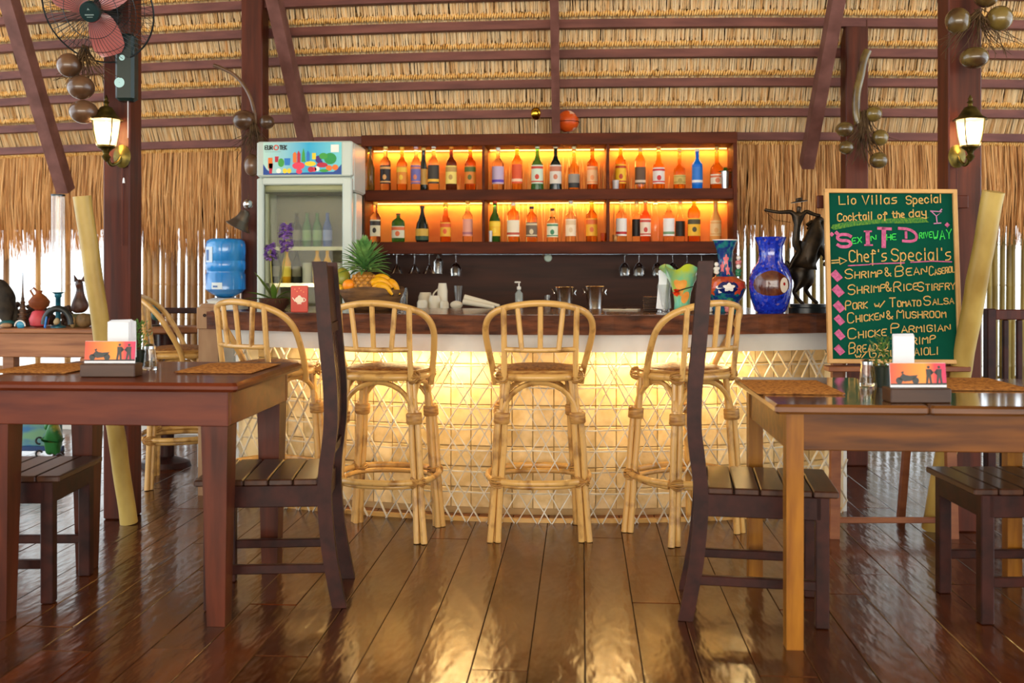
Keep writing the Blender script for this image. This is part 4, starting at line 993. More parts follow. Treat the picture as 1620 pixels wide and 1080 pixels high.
# orchid pot
Do = 4.95; t = thing('potted_orchid', 'purple flowered orchid in a dark mossy pot on the left of the bar', 'orchid', PZ(434, Do, ZB))
MB().lathe([(.05, 0), (.07, .03), (.075, .055), (.065, .06), (.001, .055)], 18).build('pot', mat('pot_brown', sr(80, 44, 28), .6), t, True)
m = MB()
for k in range(180):
    a = random.uniform(0, 2 * pi); r = random.uniform(0, .075); leaf(m, (r * cos(a), r * sin(a), .05), (cos(a), sin(a), random.uniform(.2, 1)), random.uniform(.02, .05), .006, .8, 2)
m.build('moss', mat('moss', sr(100, 76, 36), .8, col2=sr(54, 60, 24), nscale=(40, 40, 40)), t)
for d, L, w_, dr_ in (((-.9, 0, .55), .17, .03, .3), ((-.6, .1, .95), .2, .034, .15), ((.18, .05, 1), .27, .045, .02), ((.9, 0, .6), .16, .024, .8), ((-1, -.1, .25), .16, .02, .2), ((.05, -.3, .8), .13, .03, .3), ((.7, .3, .9), .15, .028, .5)):
    m = MB(); leaf(m, (0, 0, .05), d, L, w_, dr_, 8, .5); m.build('leaf', mat('orchid_leaf', sr(96, 122, 40), .4, col2=sr(50, 90, 30), nscale=(14, 14, 14)), t, True)
M_pur = mat('orchid_purple', sr(128, 84, 176), .5, col2=sr(196, 160, 210), nscale=(60, 60, 60), ramp=(.5, .72))
s_ = Do / F
for (px, y0, y1, r_) in ((453, 351, 397, 9), (428, 385, 410, 8)):
    zt2 = ZZ(y0, Do) - ZB; zb2 = ZZ(y1, Do) - ZB; x_ = (px - 434) * s_
    sp = MB().tube([(0, 0, .05), (x_ * .7, 0, zb2 * .6), (x_, 0, zb2), (x_, 0, zt2)], .003, 6).build('flower_spike', mat('spike_green', sr(150, 140, 50), .5), t, True)
    m = MB()
    for k in range(84 if r_ > 8 else 50):
        z = random.uniform(zb2, zt2); a = random.uniform(0, 2 * pi); rr = 1.5 * r_ * s_ * (.6 + .4 * sin(pi * (z - zb2) / (zt2 - zb2)))
        for q in range(4): leaf(m, (x_ + .5 * rr * cos(a), .5 * rr * sin(a), z), (cos(a) + random.uniform(-.7, .7), sin(a) + random.uniform(-.7, .7), random.uniform(-.6, .6)), .024, .017, .2, 2)
    m.build('flowers', M_pur, sp)
# tea box
t = thing('tea_box', 'red tea box with a white teapot printed on it, on the bar', 'box', PZ(474, 4.72, ZB), R(12))
MB().bbox((0, 0, .062), (.078, .05, .124), .002).build('carton', mat('tea_red', sr(206, 66, 44), .4), t)
m = MB(); 
def pol(pts, y=-.0262): m.add([(a, y, b) for a, b in pts], [tuple(range(len(pts)))])
pol([(.020 * cos(2 * pi * i / 16), .058 + .016 * sin(2 * pi * i / 16)) for i in range(16)]); pol([(-.008, .073), (.008, .073), (.004, .079), (-.004, .079)]); pol([(-.018, .056), (-.03, .070), (-.033, .068), (-.02, .048)])
m.tube([(.018 + .012 * sin(pi * i / 8), -.0262, .048 + .020 * i / 8) for i in range(9)], .0022, 5)
pol([(-.010, .038), (.010, .038), (.010, .042), (-.010, .042)])
m.build('teapot_print', mat('teapot_cream', sr(244, 226, 200), .5), t)
m = MB(); 
for x_, z_ in ((-.01, .098), (.008, .102), (.02, .095), (-.02, .108), (.0, .112)): pol([(x_ + .003 * cos(a), z_ + .003 * sin(a)) for a in [2 * pi * i / 6 for i in range(6)]])
m.build('printed_dots', mat('teapot_gold', sr(236, 150, 90), .5), t)
# cups, carafe and cloths on the back counter
DC = 5.78
M_cer = mat('ceramic_white', sr(226, 220, 200), .25)
def cup(px, D, z, r, h, lab, handle=0, up=True):
    t = thing('cup', lab, 'cup', PZ(px, D, z), 0, 'white cups behind the bar')
    pr = [(r * .7, 0), (r, h * .3), (r, h), (r * .92, h), (r * .9, h * .3), (.001, h * .12)] if up else [(r, 0), (r, h * .7), (r * .75, h), (.001, h)]
    MB().lathe(pr, 18, cap=False).build('cup_body', M_cer, t, True)
    if handle: MB().tube([(handle * (r * .9 + .028 * sin(pi * i / 8)), 0, h * (.25 + .5 * i / 8)) for i in range(9)], .005, 6).build('handle', M_cer, t, True)
cup(700, DC, ZC, .030, .145, 'tallest white mug of the pile behind the bar', -1, False)
cup(673, DC + .08, ZC, .042, .09, 'upturned white cup left of the tall mug', 0, False)
cup(688, DC - .10, ZC, .036, .075, 'white cup in front of the tall mug', 0, False)
cup(668, DC - .12, ZC, .030, .05, 'white cup at the front left of the pile', 0, False)
cup(703, DC - .14, ZC, .026, .045, 'low white cup at the front right of the pile', 0, False)
t = thing('oval_dish', 'small oval white dish leaning beside the cups', 'dish', PZ(722, DC - .15, ZC + .024)); MB().ball((0, 0, 0), .036, 16, 8, (1, .3, .65)).build('dish_body', M_cer, t, True)
for k, (x0, y0, x1, y1) in enumerate(((735, 470, 790, 484), (733, 477, 782, 488))):
    a = P(x0, y0, DC - .15 - .03 * k); b_ = P(x1, y1, DC - .2 - .03 * k); a.z = max(a.z, ZC + .02)
    b_.z = max(b_.z, ZC + .014)
    tag(MB().tube([a, a * .5 + b_ * .5, b_], [.017, .015, .010], 10).build('rolled_cloth', M_cer, smooth=True), ('upper', 'lower')[k] + ' pale rolled cloth lying behind the bar', 'cloth', 'rolled cloths')
tumbler('carafe', 725, DC, ZC, .028, .13, M_glass, 'flared clear carafe behind the bar, right of the cups', 'carafe', r0=.018)
tumbler('water_glass', 636, DC - .1, ZC, .034, .12, M_glass, 'clear glass just right of the bananas', r0=.03)
tumbler('small_glass', 866, DC, ZC, .02, .075, M_glass, 'little clear glass left of the ice buckets')
t = thing('sanitizer_bottle', 'clear pump bottle standing behind the middle stool', 'bottle', PZ(821, DC, ZC))
MB().lathe([(.02, 0), (.023, .006), (.023, .085), (.01, .1), (.01, .108)], 16).build('bottle_body', mat('pump_clear', (.75, .85, .85), .1, trans=.7), t, True)
MB().lathe([(.012, .108), (.012, .125), (.004, .126), (.004, .145)], 12).bbox((-.008, 0, .15), (.036, .012, .01), .003).build('pump', M_white, t, True)
for px, h_, lab in ((893, .118, 'small steel ice bucket left of the pair'), (941, .122, 'steel ice bucket right of the pair, with ring handles')):
    t = thing('ice_bucket', lab, 'bucket', PZ(px, DC, ZC), 0, 'steel ice buckets')
    MB().lathe([(.042, 0), (.056, h_), (.060, h_ + .004), (.056, h_ + .006), (.050, h_), (.038, .006), (.001, .006)], 24, cap=False).build('bucket_body', M_steel, t, True)
    for s2 in (-1, 1): MB().tube([(s2 * .058 + s2 * .012 * abs(sin(a)), .018 * cos(a), h_ - .03 + .02 * sin(a)) for a in [2 * pi * i / 12 for i in range(12)]], .0025, 5, True).build('ring_handle', M_steel, t, True)
for k, (px, w_) in enumerate(((972, .09), (1000, .07))):
    tag(MB().bbox((0, 0, .003), (w_, .10, .005), .001).build('paper_slip', M_cer, loc=PZ(px, 4.95, ZB + .0005), rot=(0, 0, .3 - k * .5)), ('left', 'right')[k] + ' paper slip lying on the back edge of the bar', 'paper')
t = thing('coaster_stack', 'stack of thin brown coasters on the bar left of the green vase', 'coasters', PZ(1030, 4.85, ZB))
for k in range(9): MB().bbox((random.uniform(-.002, .002), 0, .004 + k * .0078), (.074, .074, .0055), .002).build('coaster', M_blk, t)
# napkin bundle, ruffled vase
Dv = 4.70
t = thing('napkin_pack', 'clear glass stuffed with white paper napkins beside the green vase', 'napkins', PZ(1050, Dv + .06, ZB))
MB().lathe([(.028, 0), (.034, .13), (.032, .13), (.026, .006), (.001, .006)], 16, cap=False).build('glass', M_glass, t, True)
m = MB()
for i in range(6): m.bbox(((i - 3) * .003, (i - 3) * .006, .105), (.040 + .002 * i, .004, .185), .003, rot=(R(2 * i - 5), R(6 - 2 * i), 0))
m.build('paper', M_paper, t)
t = thing('ruffled_vase', 'green yellow and orange glass vase with a ruffled rim on the bar', 'vase', PZ(1079, Dv, ZB))
sv = Dv / F; hv = ZZ(420, Dv) - ZB; M_v = mat('vase_green', sr(190, 206, 60), .12, coat=.8, col2=sr(110, 196, 160), nscale=(9, 9, 7), ramp=(.42, .6))
prv = [(.03, 0), (.038, .01), (.036, hv * .2), (.042, hv * .42), (.056, hv * .62), (.078, hv * .82), (.098, hv * .97), (.094, hv * .97), (.074, hv * .82), (.05, hv * .6), (.034, hv * .3), (.001, hv * .1)]
MB().lathe(prv, 48, cap=False, wav=lambda r, z, a, j: (r * (1 + (.16 if z > hv * .9 else .06 if z > hv * .7 else 0) * sin(5 * a + .6)), z + (.014 * cos(5 * a + .6) if z > hv * .9 else 0))).build('vase_body', M_v, t, True)
def decal(name, m_, parent, prf, th0, z0, ra, rz, shape=None, off=.0015, n=20, wav=None, k_=5):
    def rad(z):
        for (r0, za), (r1, zb2) in zip(prf, prf[1:]):
            if za <= z <= zb2: return r0 + (r1 - r0) * (z - za) / max(1e-6, zb2 - za)
        return prf[-1][0]
    mm = MB(); vs = []
    for q in range(k_ + 1):
        for i in range(n):
            a = 2 * pi * i / n; s3 = (shape(a) if shape else 1) * q / k_; th = th0 + ra * s3 * cos(a); z = z0 + rz * s3 * sin(a)
            r = rad(z) + off; vs.append((r * cos(th), r * sin(th), z))
    mm.add(vs, [(q * n + i, q * n + (i + 1) % n, (q + 1) * n + (i + 1) % n, (q + 1) * n + i) for q in range(k_) for i in range(n)])
    return mm.build(name, m_, parent, True)
M_vo = mat('vase_orange', sr(236, 150, 60), .2, coat=.6, col2=sr(246, 180, 90), nscale=(20, 20, 20))
decal('orange_swirl', M_vo, t, prv[:7], -pi / 2 - .25, hv * .55, .5, hv * .17, lambda a: 1 + .25 * sin(3 * a)); decal('orange_swirl', M_vo, t, prv[:7], -pi / 2 + .3, hv * .32, .5, hv * .12, lambda a: 1 + .2 * sin(2 * a))
rs_ = MB().tube([(-.03, -.062, hv * .45), (.0, -.07, hv * .5), (.05, -.06, hv * .56)], .003, 6).build('stem', mat('stem_black', (.02, .03, .02), .5), t, True)
m = MB()
for k in range(12):
    a = k * 2.4; leaf(m, (-.033, -.064, hv * .45), (cos(a), -.6 - .05 * k, sin(a)), .024, .022, .2, 3)
m.build('flower', mat('flower_red', sr(240, 84, 24), .5, col2=sr(220, 40, 30), nscale=(80, 80, 80)), rs_, True)
# ornate vase with figures
Dn = 4.72; sn = Dn / F; c = PZ(1147, Dn, ZB); t = thing('ornate_vase', 'tall painted porcelain vase with flared white rim and small modelled figures', 'vase', c)
hn = ZZ(379, Dn) - ZB
M_pn = mat('porcelain_blue', sr(18, 50, 120), .15, coat=.6, col2=sr(30, 120, 120), nscale=(45, 45, 45), ramp=(.45, .6)); M_po = mat('porcelain_orange', sr(216, 96, 34), .15, coat=.6, col2=sr(190, 60, 34), nscale=(30, 30, 30)); M_wh = mat('porcelain_white', sr(236, 232, 226), .15)
prn = [(22 * sn, 0), (24 * sn, .01), (22 * sn, .05), (28 * sn, hn * .22), (33 * sn, hn * .33), (31 * sn, hn * .42), (16 * sn, hn * .49), (12 * sn, hn * .56), (11 * sn, hn * .7), (13 * sn, hn * .85), (19 * sn, hn * .99)]
MB().lathe(prn, 30).build('vase_body', M_pn, t, True)
rm = MB().lathe([(19 * sn, hn * .985), (20 * sn, hn * .99), (20 * sn, hn), (18 * sn, hn), (12 * sn, hn * .9)], 30, cap=False).build('rim', M_wh, t, True)
MB().lathe([(p_[0] + .001, p_[1]) for p_ in prn[4:7]], 30, cap=False).build('orange_shoulder', M_po, t, True)
for th_, z_, mm_, r1 in ((-.25, .33, M_wh, .35), (-.9, .3, M_po, .3), (.55, .31, M_po, .3), (.0, .72, mat('flower_pink', sr(220, 110, 120), .3), .4), (-.5, .62, mat('flower_pink', sr(220, 110, 120), .3), .3), (.2, .58, mat('flower_pink', sr(220, 110, 120), .3), .3)):
    decal('painted_flower', mm_, t, prn, -pi / 2 + th_, hn * z_, r1 * .8, .022, lambda a: 1 + .3 * sin(5 * a))
dc = decal('painted_medallion', mat('porcelain_deep', sr(14, 30, 90), .2), t, prn, -pi / 2 + .02, hn * .345, .5, .03, off=.0022)
decal('medallion_flower', M_wh, t, prn, -pi / 2 + .05, hn * .345, .25, .018, lambda a: 1 + .25 * sin(5 * a), off=.003)
def doll(parent, x_, y_, z_, robe, k=1.0, lean=0):
    d = empty('small_figure', (x_, y_, z_)); d.parent = parent
    skin('robe', [(0, 0, 0, .012 * k), (0, 0, .014 * k, .013 * k), (.002, 0, .026 * k, .008 * k), (.016 * k, -.004, .022 * k, .005 * k), (-.014 * k, -.006, .018 * k, .005 * k), (.012 * k, -.008, -.004, .006 * k), (-.010 * k, -.008, -.006, .006 * k)], [(0, 1), (1, 2), (1, 3), (1, 4), (0, 5), (0, 6)], robe, d, 1)
    MB().ball((.001, -.002, .037 * k), .011 * k, 10, 7).build('head', M_wh, d, True); MB().ball((.001, .001, .042 * k), .0095 * k, 8, 6, (1, 1, .7)).build('hair', M_black, d, True)
for a in ((.055, -.04, hn * .52, mat('robe_green', sr(30, 110, 70), .3)), (.06, -.01, hn * .64, mat('robe_pink', sr(206, 120, 120), .3)), (.0, -.075, hn * .03, mat('robe_pink', sr(206, 120, 120), .3)), (.012, -.07, hn * .13, mat('robe_green', sr(30, 110, 70), .3)), (-.075, -.03, hn * .03, mat('robe_white', sr(226, 226, 220), .3)), (-.045, -.03, hn * .55, mat('robe_white', sr(226, 226, 220), .3))): doll(t, *a)
# blue vase
Dw = 4.62; sw = Dw / F; c = PZ(1219, Dw, ZB); hw = ZZ(375, Dw) - ZB
t = thing('blue_vase', 'big cobalt blue mosaic vase with a brown fish design', 'vase', c)
prw = [(20 * sw, 0), (25 * sw, .015), (31 * sw, hw * .2), (33.5 * sw, hw * .34), (33 * sw, hw * .46), (28 * sw, hw * .58), (20 * sw, hw * .67), (18 * sw, hw * .76), (19 * sw, hw * .88), (24 * sw, hw * .985), (24.5 * sw, hw)]
m = mat('cobalt_mosaic', sr(16, 34, 150), .12, coat=1); nt = m.node_tree; vo = nt.nodes.new('ShaderNodeTexVoronoi'); vo.inputs['Scale'].default_value = 90; tc = nt.nodes.new('ShaderNodeTexCoord'); cr = nt.nodes.new('ShaderNodeValToRGB')
nt.links.new(tc.outputs['Object'], vo.inputs[0]); nt.links.new(vo.outputs['Color'], cr.inputs[0]); nt.links.new(cr.outputs[0], nt.nodes['Principled BSDF'].inputs['Base Color'])
e = cr.color_ramp.elements; e[0].color = (*sr(12, 20, 90), 1); e[1].color = (*sr(130, 110, 150), 1); q = e.new(.3); q.color = (*sr(16, 40, 170), 1); q = e.new(.75); q.color = (*sr(24, 60, 200), 1); e[-1].position = .95
MB().lathe(prw + [(22 * sw, hw), (17 * sw, hw * .88), (.001, hw * .7)], 40, cap=False).build('vase_body', m, t, True)
fish = decal('fish_design', mat('fish_brown', sr(104, 52, 26), .2, coat=.6, col2=sr(70, 26, 26), nscale=(30, 30, 30)), t, prw, -pi / 2 - .12, hw * .38, .85, hw * .17, lambda a: 1 + .12 * cos(2 * a) + .18 * max(0, sin(a)) ** 6)
decal('fish_head', mat('fish_white', sr(226, 214, 200), .2), fish, prw, -pi / 2 + .47, hw * .37, .22, hw * .10, off=.003)
decal('fish_eye', mat('fish_red', sr(160, 30, 30), .2), fish, prw, -pi / 2 + .46, hw * .385, .06, hw * .022, off=.004)
# bronze rider
Dq = 4.72; sq_ = Dq / F; c = PZ(1280, Dq, ZB); t = thing('rider_statue', 'dark bronze statue of a hatted rider on a rearing horse on a round base', 'statue', c)
MB().lathe([(.095, 0), (.095, .02), (.088, .024), (.088, .038), (.001, .04)], 32, sy=.7).build('base', M_black, t, True)
def q(px, py, y=0, r=.02, r2=None): return ((px - 1280) * sq_, y, ZZ(py, Dq) - ZB, r, r2 or r)
skin('horse', [q(1268, 432, 0, .062), q(1272, 405, 0, .058), q(1284, 380, 0, .060), q(1292, 360, 0, .045), q(1296, 345, 0, .032), q(1302, 352, -.005, .016), q(1304, 372, -.008, .013),
  q(1283, 445, .02, .022), q(1276, 458, .025, .012), q(1284, 470, .025, .008), q(1296, 481, .025, .010),
  q(1262, 450, -.03, .022), q(1254, 462, -.03, .012), q(1262, 474, -.03, .009), q(1270, 482, -.03, .010),
  q(1300, 392, .02, .016), q(1308, 402, .02, .010), q(1303, 412, .02, .008),
  q(1299, 398, -.03, .016), q(1306, 412, -.03, .010), q(1300, 421, -.03, .009),
  q(1250, 425, 0, .016), q(1244, 412, 0, .013), q(1246, 445, 0, .006)],
  [(0, 1), (1, 2), (2, 3), (3, 4), (4, 5), (5, 6), (0, 7), (7, 8), (8, 9), (9, 10), (0, 11), (11, 12), (12, 13), (13, 14), (2, 15), (15, 16), (16, 17), (2, 18), (18, 19), (19, 20), (0, 21), (21, 22), (22, 23)], M_bronze, t, 2, root=1)
rd = skin('rider', [q(1258, 385, -.01, .020), q(1260, 362, -.01, .018), q(1262, 346, -.01, .021), q(1263, 334, -.01, .010), q(1252, 335, -.015, .012), q(1232, 336, -.02, .0085), q(1214, 333, -.02, .008), q(1209, 331, -.02, .009),
  q(1274, 334, -.01, .012), q(1288, 340, -.015, .009), q(1297, 342, -.02, .009), q(1262, 398, -.04, .014), q(1252, 412, -.045, .011), q(1246, 424, -.05, .008), q(1264, 326, -.01, .012), q(1240, 428, -.05, .009)],
  [(0, 1), (1, 2), (2, 3), (2, 4), (4, 5), (5, 6), (6, 7), (2, 8), (8, 9), (9, 10), (0, 11), (11, 12), (12, 13), (3, 14), (13, 15)], M_bronze, t, 2, root=1)
MB().lathe([(.001, .016), (.014, .014), (.017, .002), (.040, -.002), (.038, -.005), (.001, -.004)], 20, ((1264 - 1280) * sq_, -.01, ZZ(318, Dq) - ZB), M=Euler((0, R(-8), 0)).to_matrix() , cap=False).build('hat', M_bronze, rd, True)
MB().tube([q(1208, 332, -.02)[:3], q(1225, 348, -.02)[:3], q(1250, 352, -.02)[:3]], .0012, 5).build('rein', M_bronze, t)
m = MB()
for k in range(8): m.tube([q(1285 + k * 1.5, 350 + 6 * k, .0)[:3], q(1276 + k, 356 + 6 * k, -.01)[:3]], .009, 6)
m.build('mane', M_bronze, t, True)
# ================= chalkboard =================
De = 4.28; se = De / F
cb = thing('chalkboard_menu', 'green chalkboard menu in a pale wooden frame with coloured handwriting', 'chalkboard', P(1416, 575, De - .03), YAW)
cb.rotation_euler = (R(-5), R(.3), YAW)
def kx(px): return (px - 1416) * se
def kz(py): return (575 - py) * se
bw, bh = 211 * se, 277 * se
MB().box((0, .006, bh / 2), (bw - .02, .008, bh - .02)).build('board', mat('chalk_green', sr(8, 78, 60), .8, col2=sr(6, 68, 54), nscale=(4, 4, 4), spec=.08), cb)
M_fm = mat('board_frame', sr(214, 168, 104), .5, col2=sr(190, 140, 80), nscale=(6, 20, 6)); fwd = .0185
for z_ in (fwd / 2, bh - fwd / 2): MB().bbox((0, 0, z_), (bw, .022, fwd), .002).build('frame_rail', M_fm, cb)
for s_ in (-1, 1): MB().bbox((s_ * (bw / 2 - fwd / 2), .0005, bh / 2), (fwd, .022, bh - .01), .002).build('frame_stile', M_fm, cb)
CH = {'tan': mat('chalk_tan', sr(222, 176, 100), .9, col2=sr(180, 150, 84), nscale=(90, 90, 90)), 'pink': mat('chalk_pink', sr(206, 104, 150), .9, col2=sr(170, 80, 120), nscale=(90, 90, 90)), 'green': mat('chalk_lime', sr(70, 226, 90), .9, col2=sr(40, 190, 70), nscale=(90, 90, 90)), 'moss': mat('chalk_moss', sr(96, 140, 44), .95, col2=sr(30, 104, 56), nscale=(160, 160, 90), ramp=(.4, .6)), 'lav': mat('chalk_lilac', sr(190, 130, 170), .9)}
def wr(txt, x0, x1, y0, y1, ch_, sh_=None, col='tan', w_=1.9, jit=.25, nm='chalk_writing'):
    pls = strokes(txt, x0, x1, -y0, -y1, ch_, sh_, jit); mm = MB(); ribbons(mm, pls, w_ * se, lambda a, b: (kx(a), kz(-b)), th=-.0006 + .0022, smooth=1)
    return mm.build(nm, CH[col], cb)
random.seed(11)
wr('Lio', 1334, 1361, 323, 322, 13); wr('Villas', 1371, 1426, 323, 321, 14); wr('Special', 1441, 1497, 322, 319, 13)
wr('Cocktail', 1331, 1386, 350, 347, 12, None, 'tan', 1.9); wr('of', 1395, 1410, 346, 345, 10); wr('the', 1418, 1437, 344, 343, 10); wr('day', 1445, 1472, 343, 341, 12)
def cpoly(pts, col, nm='chalk_mark', y=-.0012):
    return MB().add([(kx(a), y, kz(b)) for a, b in pts], [tuple(range(len(pts)))]).build(nm, CH[col], cb)
cpoly([(1320, 361), (1322, 356), (1345, 351), (1400, 346), (1440, 344), (1477, 343), (1471, 346), (1476, 351), (1440, 353), (1400, 353), (1360, 357), (1335, 362), (1325, 364)], 'moss', y=-.001)
mm = MB(); ln = lambda *p_: ribbons(mm, [list((a, b) for a, b in p_)], 1.8 * se, lambda a, b: (kx(a), kz(b)), th=.0017, smooth=0)
ln((1479, 333), (1497, 334), (1488, 341), (1480, 333)); ln((1488, 341), (1489, 352)); ln((1484, 353), (1495, 352)); ln((1493, 334), (1497, 330)); mm.build('cocktail_drawing', CH['lav'], cb)
for a, b, r_ in ((1505, 355, 4.2), (1321, 371, 4), (1329, 369, 4), (1439, 371, 2.5)):
    cpoly([(a - r_, b), (a, b - r_), (a + r_, b), (a, b + r_)], 'pink')
wr('S', 1330, 1351, 391, 391, 20, None, 'pink', 5); wr('EX', 1353, 1368, 386, 384, 9, None, 'green', 1.6)
mm = MB(); ln2 = lambda w_, *p_: ribbons(mm, [list(p_)], w_ * se, lambda a, b: (kx(a), kz(b)), th=.0017, smooth=0)
ln2(6.5, (1378, 367), (1378, 387)); ln2(2.6, (1373, 366), (1384, 366)); ln2(2.6, (1373, 388), (1385, 388)); ln2(7, (1404, 362), (1403, 390)); ln2(4.5, (1395, 361), (1415, 362))
ribbons(mm, [[(1428, 361), (1444, 362), (1455, 369), (1456, 378), (1448, 382), (1434, 381)]], 4.5 * se, lambda a, b: (kx(a), kz(b)), th=.0017); ln2(4, (1439, 367), (1439, 376)); mm.build('chalk_writing', CH['pink'], cb)
wr('N', 1383, 1391, 381, 381, 9, None, 'green', 1.6); wr('HE', 1408, 1423, 380, 379, 9, None, 'green', 1.6); wr('RIVE', 1460, 1480, 377, 375, 9, None, 'green', 1.6); wr('WAY', 1482, 1511, 380, 376, 14, 10, 'green', 1.7)
mm = MB(); ln((1320, 413), (1331, 412)); ln((1320, 417), (1331, 416)); ln((1332, 408), (1344, 413), (1333, 419), (1332, 408)); mm.build('chalk_arrow', CH['tan'], cb)
wr("Chef's", 1348, 1407, 415, 413, 18, None); wr("Special's", 1415, 1509, 413, 411, 19, None)
mm = MB(); ln((1346, 421), (1380, 419), (1381, 418), (1435, 416)); ln((1445, 415), (1480, 413), (1510, 414)); mm.build('chalk_underline', CH['pink'], cb)
Ls = [('Shrimp', 1341, 1398, 442, 438, 15, 10), ('&', 1404, 1413, 437, 437, 14, None), ('Bean', 1420, 1469, 438, 433, 16, 11), ('Caserol', 1474, 1514, 436, 430, 14, 9),
 ('Shrimp', 1345, 1403, 467, 461, 15, 11), ('&', 1405, 1413, 461, 461, 15, None), ('Rice', 1417, 1454, 462, 458, 15, 10), ('Stirfry', 1455, 1513, 461, 457, 14, 10),
 ('Pork', 1340, 1374, 491, 488, 14, 10), ('w/', 1386, 1402, 487, 486, 9, None), ('Tomato', 1410, 1458, 486, 484, 14, 9), ('Salsa', 1464, 1510, 483, 480, 14, 9),
 ('Chicken', 1343, 1399, 512, 505, 16, 10), ('&', 1405, 1414, 505, 505, 13, None), ('Mushroom', 1421, 1497, 504, 502, 15, 10),
 ('Chicke', 1343, 1402, 537, 531, 16, 10), ('Parmigian', 1411, 1503, 527, 523, 15, 10),
 ('Breaded', 1344, 1404, 560, 553, 17, 11), ('Shrimp', 1418, 1480, 549, 541, 12, 11), ('w/', 1354, 1372, 567, 565, 8, None), ('Garlic', 1376, 1430, 566, 562, 13, 9), ('Aioli', 1447, 1484, 562, 560, 11, 11)]
for a in Ls: wr(a[0], a[1], a[2], a[3], a[4], a[5], a[6], 'tan', 1.7, .3)
for a, b, r_ in ((1327, 437, 10), (1329, 461, 10.5), (1330, 486, 10), (1330, 507, 9), (1330, 530, 9), (1329, 554, 9)):
    cpoly([(a - r_, b - 2), (a - 1, b - r_), (a + r_, b + 3), (a + 1, b + r_)], 'pink', 'chalk_diamond')
random.seed(3)
M_ea = mat('easel_wood', sr(150, 92, 56), .5, col2=sr(120, 66, 40), nscale=(6, 6, 20))
es = thing('easel', 'reddish wooden easel carrying the chalkboard', 'easel', PZ(1416, De, 0), YAW)
def ex(px): return (px - 1416) * se
zs = ZZ(579, De)
MB().bbox((0, -.02, zs - .008), (bw + .03, .075, .022), .003).build('ledge', M_ea, es)
MB().bbox((.02, .085, ZZ(317, De) ), (243 * se, .02, .056), .003).build('top_bar', M_post, es)
MB().bbox((0, .05, ZZ(827, De)), (215 * se, .02, .024), .003).build('lower_bar', M_ea, es)
for s_ in (-1, 1):
    MB().tube([(s_ * (bw / 2 - .03), .02, 0), (s_ * (bw / 2 - .045), .03, zs), (s_ * (bw / 2 - .06), .06, 1.36)], .02, sq=(.042, .03)).build('leg', M_ea, es)
    MB().tube([(s_ * (bw / 2 - .13), .34, 0), (s_ * (bw / 2 - .12), .10, 1.3)], .02, sq=(.03, .03)).build('rear_leg', M_ea, es)
# ================= lanterns =================
M_lamp = mat('lamp_bulb', (1, .8, .5), .4, em=(1, .74, .40), es=30)
M_lglass = mat('lamp_glass', (1, .93, .8), .25, trans=.9, ior=1.15, em=(1, .8, .5), es=.35)
M_abr = mat('aged_brass', sr(120, 104, 48), .38, .85, col2=sr(70, 62, 30), nscale=(30, 30, 30))
def lantern(px, py_, D, side, sg):
    t = thing('wall_lantern', 'lit brass lantern with a bell shaped glass on the %s post' % side, 'lamp', P(px, py_, D), YAW, 'brass post lanterns')
    s_ = D / F; g = lambda v: v * s_
    MB().lathe([(g(15), g(-22)), (g(18), g(-5)), (g(20), g(10)), (g(21), g(18)), (g(20), g(18)), (g(17), g(-5)), (g(12), g(-22))], 24, cap=False).build('glass', M_lglass, t, True)
    MB().ball((0, 0, g(4)), g(9), 14, 10, (1, 1, 1.3)).build('bulb', M_lamp, t, True)
    cp = MB().lathe([(g(26), g(18)), (g(25), g(20)), (g(18), g(24)), (g(13), g(32)), (g(9), g(38)), (g(4), g(40)), (g(3), g(44)), (g(5), g(46)), (g(2.5), g(49)), (g(3.5), g(52)), (.001, g(58))], 20).build('cap', M_abr, t, True)
    m = MB()
    for k in range(4):
        a = pi / 4 + k * pi / 2; m.tube([(g(r) * cos(a), g(r) * sin(a), g(z)) for r, z in ((22, 18), (20, 0), (17, -15), (12, -24), (6, -30))], g(1.1), 6)
    m.build('ribs', M_abr, t, True)
    MB().lathe([(.001, g(-24)), (g(13), g(-22)), (g(14), g(-25)), (g(6), g(-30)), (g(4), g(-36)), (g(7), g(-40)), (g(3), g(-46)), (.001, g(-48))], 18, cap=False).build('cup', M_abr, t, True)
    bp = sg * g(14); yb_ = g(26)
    m = MB(); m.tube(chaikin([(0, 0, g(-38)), (bp * .2, yb_ * .4, g(-54)), (bp * .8, yb_ * .8, g(-46)), (bp, yb_, g(-36))], 2), g(3), 8); m.build('arm', M_abr, t, True)
    MB().lathe([(.001, -g(5)), (g(7), -g(4)), (g(11), -g(1.5)), (g(14), 0), (g(14), g(2)), (.001, g(2))], 20, (bp, yb_ + g(2), g(-36)), M=Euler((R(-90), 0, 0)).to_matrix() @ Matrix.Diagonal((1, 1.35, 1)), cap=False).build('back_plate', M_abr, t, True)
    l = bpy.data.lights.new('lantern_light', 'POINT'); l.energy = 14; l.color = (1, .62, .26); l.shadow_soft_size = .04; o = bpy.data.objects.new('lantern_light', l); COL.objects.link(o); o.parent = t; o.location = (0, -.0, g(-2)); 
    MB().tube([(bp, yb_ + g(3), g(-50)), (bp, yb_ + g(3.5), g(-180 if sg > 0 else -110))], .004, 6).build('cable_pipe', M_post, t)
    return t
lantern(168, 208, 4.52, 'left', 1); lantern(1535, 208, 4.27, 'right', -.6)
